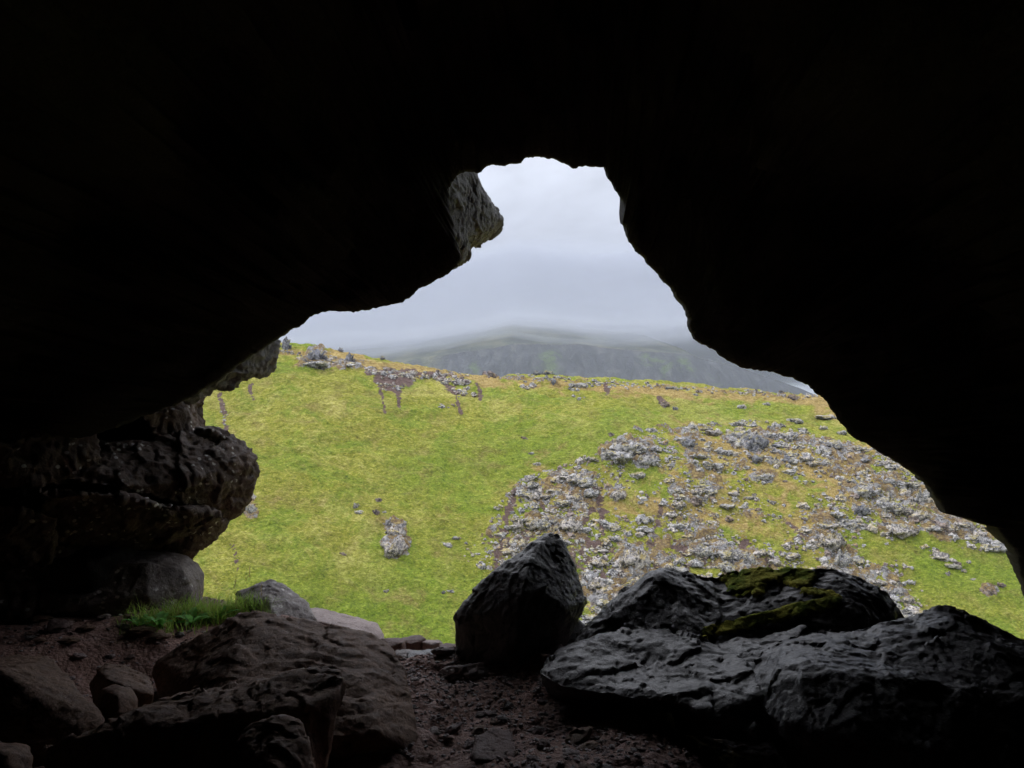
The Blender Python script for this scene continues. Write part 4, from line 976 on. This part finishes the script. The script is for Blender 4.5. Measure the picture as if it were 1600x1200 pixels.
# ------------------------------------------------------------------ moss on the boulders
def moss_patch(o, strokes, thr, lbl, off=.012, nmin=.0, name='moss_patch'):
    me = o.data; v = co_of(me); n = no_of(me); w = v + np.array(o.location); x_, y_ = proj(w)
    m = np.zeros(len(v))
    for s_ in strokes: m = np.maximum(m, stroke(x_, y_, *s_))
    m = m + .35 * fbm(w * 9, 700, 3) - (n[:, 2] < nmin) * .6
    keep = m > thr
    F = np.empty(len(me.loops), np.int32); me.loops.foreach_get('vertex_index', F); F = F.reshape(-1, 4)
    F = F[keep[F].all(1)]
    used = np.unique(F); idx = -np.ones(len(v), int); idx[used] = np.arange(len(used))
    h = off * np.clip((m[used] - thr) * 5, -.3, 1) + .006 * fbm(w[used] * 40, 701, 3)
    mm = new_mesh('moss_patch', v[used] + n[used] * h[:, None], idx[F], M['moss'])
    p = link(mm, name, o); p['label'] = lbl
    return p
moss_patch(mb, [((1140, 895), (1190, 889), 22), ((1190, 892), (1260, 905), 18), ((1150, 910), (1180, 915), 20)], .45, 'dark green moss cushion on the boulder crest', .02, .1, 'moss_cushion')
moss_patch(mb, [((1105, 990), (1200, 966), 12), ((1200, 966), (1305, 940), 13), ((1255, 925), (1300, 930), 8)], .44, 'yellow green strip of moss along the boulder shelf', .018, .0, 'moss_strip')
moss_patch(rb, [((1120, 985), (1200, 970), 8), ((1200, 970), (1305, 945), 8)], .45, 'thin moss along the upper edge', .014, .0)

# ------------------------------------------------------------------ grass and weeds at the left of the mouth
def blade(V, F, p, h, w, lean, az, curl=1.0, seg=5):
    b = len(V); dx, dy = math.cos(az), math.sin(az); sx, sy = -dy * w, dx * w
    for i in range(seg + 1):
        t = i / seg; r_ = lean * h * t ** (1 + curl); z = h * (t - .35 * lean * t * t)
        ww = (1 - t) ** .7 if i < seg else .04
        c = np.array((p[0] + dx * r_, p[1] + dy * r_, p[2] + z))
        V.append(c + np.array((sx, sy, 0)) * ww); V.append(c - np.array((sx, sy, 0)) * ww)
    for i in range(seg):
        F.append([b + 2 * i, b + 2 * i + 1, b + 2 * i + 3, b + 2 * i + 2])
def gp(px, py):
    """floor point at a photo pixel"""
    dz = P(px, py, 1.0)[2] - CAM_Z; d_ = -1.5 / dz
    for _ in range(8):
        p = P(px, py, d_); d_ += (p[2] - floor_h(p[0], d_)) / -dz * .7
    return P(px, py, d_)
# a low mound of turf carries the grass
mound = []
for (mat_, name_, spots, n_, hh_) in [('blade', 'grass', [((215, 974), (300, 972), 18), ((300, 966), (355, 962), 15), ((345, 960), (418, 960), 8)], 2300, (.06, .18)), ('straw', 'dry_grass', [((230, 975), (330, 972), 10), ((330, 958), (400, 960), 8)], 420, (.05, .14))]:
    V, F = [], []
    for _ in range(n_):
        a_, b_, sp = rr.choice(spots); t_ = rr.random()
        x_ = a_[0] + (b_[0] - a_[0]) * t_ + rr.gauss(0, sp); y_ = a_[1] + (b_[1] - a_[1]) * t_ + rr.gauss(0, sp * .5)
        p = gp(x_, min(992, max(950, y_)))
        p[2] = floor_h(p[0], p[1]) - .01
        cl_ = .75 + .9 * perlin(np.array([[p[0] * 7, p[1] * 7, .5]]), 33)[0]
        if cl_ < .55 and rr.random() < .6: continue
        h_ = rr.uniform(*hh_) * (1.2 if x_ > 270 else 1) * max(.45, min(1.4, cl_ + .1))
        blade(V, F, p, h_, rr.uniform(.002, .0045), rr.uniform(.2, 1.1), rr.uniform(0, 6.28))
    tag(link(new_mesh(name_, V, F, M[mat_]), name_), kind='stuff', label='fresh green grass tuft below the flecked boulder' if mat_ == 'blade' else 'straw coloured grass among the green tuft')
# tall thin stems
for i, (a_, h_, le) in enumerate([(352, .34, .25), (362, .42, .35), (370, .36, .2), (380, .30, .6), (340, .28, .5)]):
    V, F = [], []; p = gp(a_, 958); p[2] = floor_h(p[0], p[1]) - .01
    root = bpy.data.objects.new('grass_stalk', None); COL.objects.link(root); root.location = p
    blade(V, F, np.zeros(3), h_, .0022, le, rr.uniform(-.6, .6), 1, 7)
    link(new_mesh('stem', V, F, M['straw']), 'stem', root); tip = V[-4] * .6 + V[-2] * .4; V2, F2 = [], []
    for j in range(7): blade(V2, F2, tip - np.array((0, 0, .012 * j)), .035, .003, .7, rr.uniform(0, 6.28), 1, 2)
    link(new_mesh('seed_head', V2, F2, M['straw']), 'seed_head', root)
    tag(root, 'thin dry seed stalk rising above the grass against the green hillside', 'grass stalk', 'seed stalks above the grass')
# broad leaved weeds
for i, (a_, b_, s_, lbl) in enumerate([(250, 984, .20, 'broad leaved weed with jagged leaves at the left end of the grass'), (300, 978, .20, 'broad leaved weed in front of the flecked boulder'), (340, 972, .17, 'leafy weed in the middle of the grass'), (218, 984, .15, 'small leafy weed in the dim left edge of the grass')]):
    root = bpy.data.objects.new('weed', None); COL.objects.link(root); p = gp(a_, b_); p[2] = floor_h(p[0], p[1]); root.location = p
    tag(root, lbl, 'plant', None)
    for j in range(9):
        V, F = [], []; az = rr.uniform(0, 6.28); L = s_ * rr.uniform(.8, 1.2); el = rr.uniform(.5, 1.2); N = 9
        dx, dy = math.cos(az), math.sin(az)
        for t in range(N + 1):
            u = t / N; r_ = L * u * math.cos(el * (1 - .3 * u)); z = L * (math.sin(el) * u - .45 * u * u)
            w_ = L * .16 * math.sin(math.pi * min(1, u * .93 + .07)) * (1 if t % 2 else .55)
            c = np.array((dx * r_, dy * r_, z + .01)); V += [c + np.array((-dy, dx, 0)) * w_ + np.array((0, 0, w_ * .4)), c, c - np.array((-dy, dx, 0)) * w_ + np.array((0, 0, w_ * .4))]
        for t in range(N): b0 = t * 3; F += [[b0, b0 + 1, b0 + 4, b0 + 3], [b0 + 1, b0 + 2, b0 + 5, b0 + 4]]
        link(new_mesh('leaf', V, F, M['leaf']), 'leaf', root)

# ------------------------------------------------------------------ haze
bm = bmesh.new()
bmesh.ops.create_cube(bm, size=1, matrix=Matrix.Translation((0, 5990, 70)) @ Matrix.Diagonal((18200, 12400, 226, 1)))
me = bpy.data.meshes.new('haze'); bm.to_mesh(me); bm.free()
k = bpy.data.materials.new('haze_air'); k.use_nodes = True; k.node_tree.nodes.clear()
pv = k.node_tree.nodes.new('ShaderNodeVolumePrincipled'); om_ = k.node_tree.nodes.new('ShaderNodeOutputMaterial'); k.node_tree.links.new(pv.outputs[0], om_.inputs['Volume'])
pv.inputs['Color'].default_value = (.82, .88, 1, 1); pv.inputs['Density'].default_value = .00019
me.materials.append(k); tag(link(me, 'haze'), kind='stuff', label='thin blue grey haze over the valley')
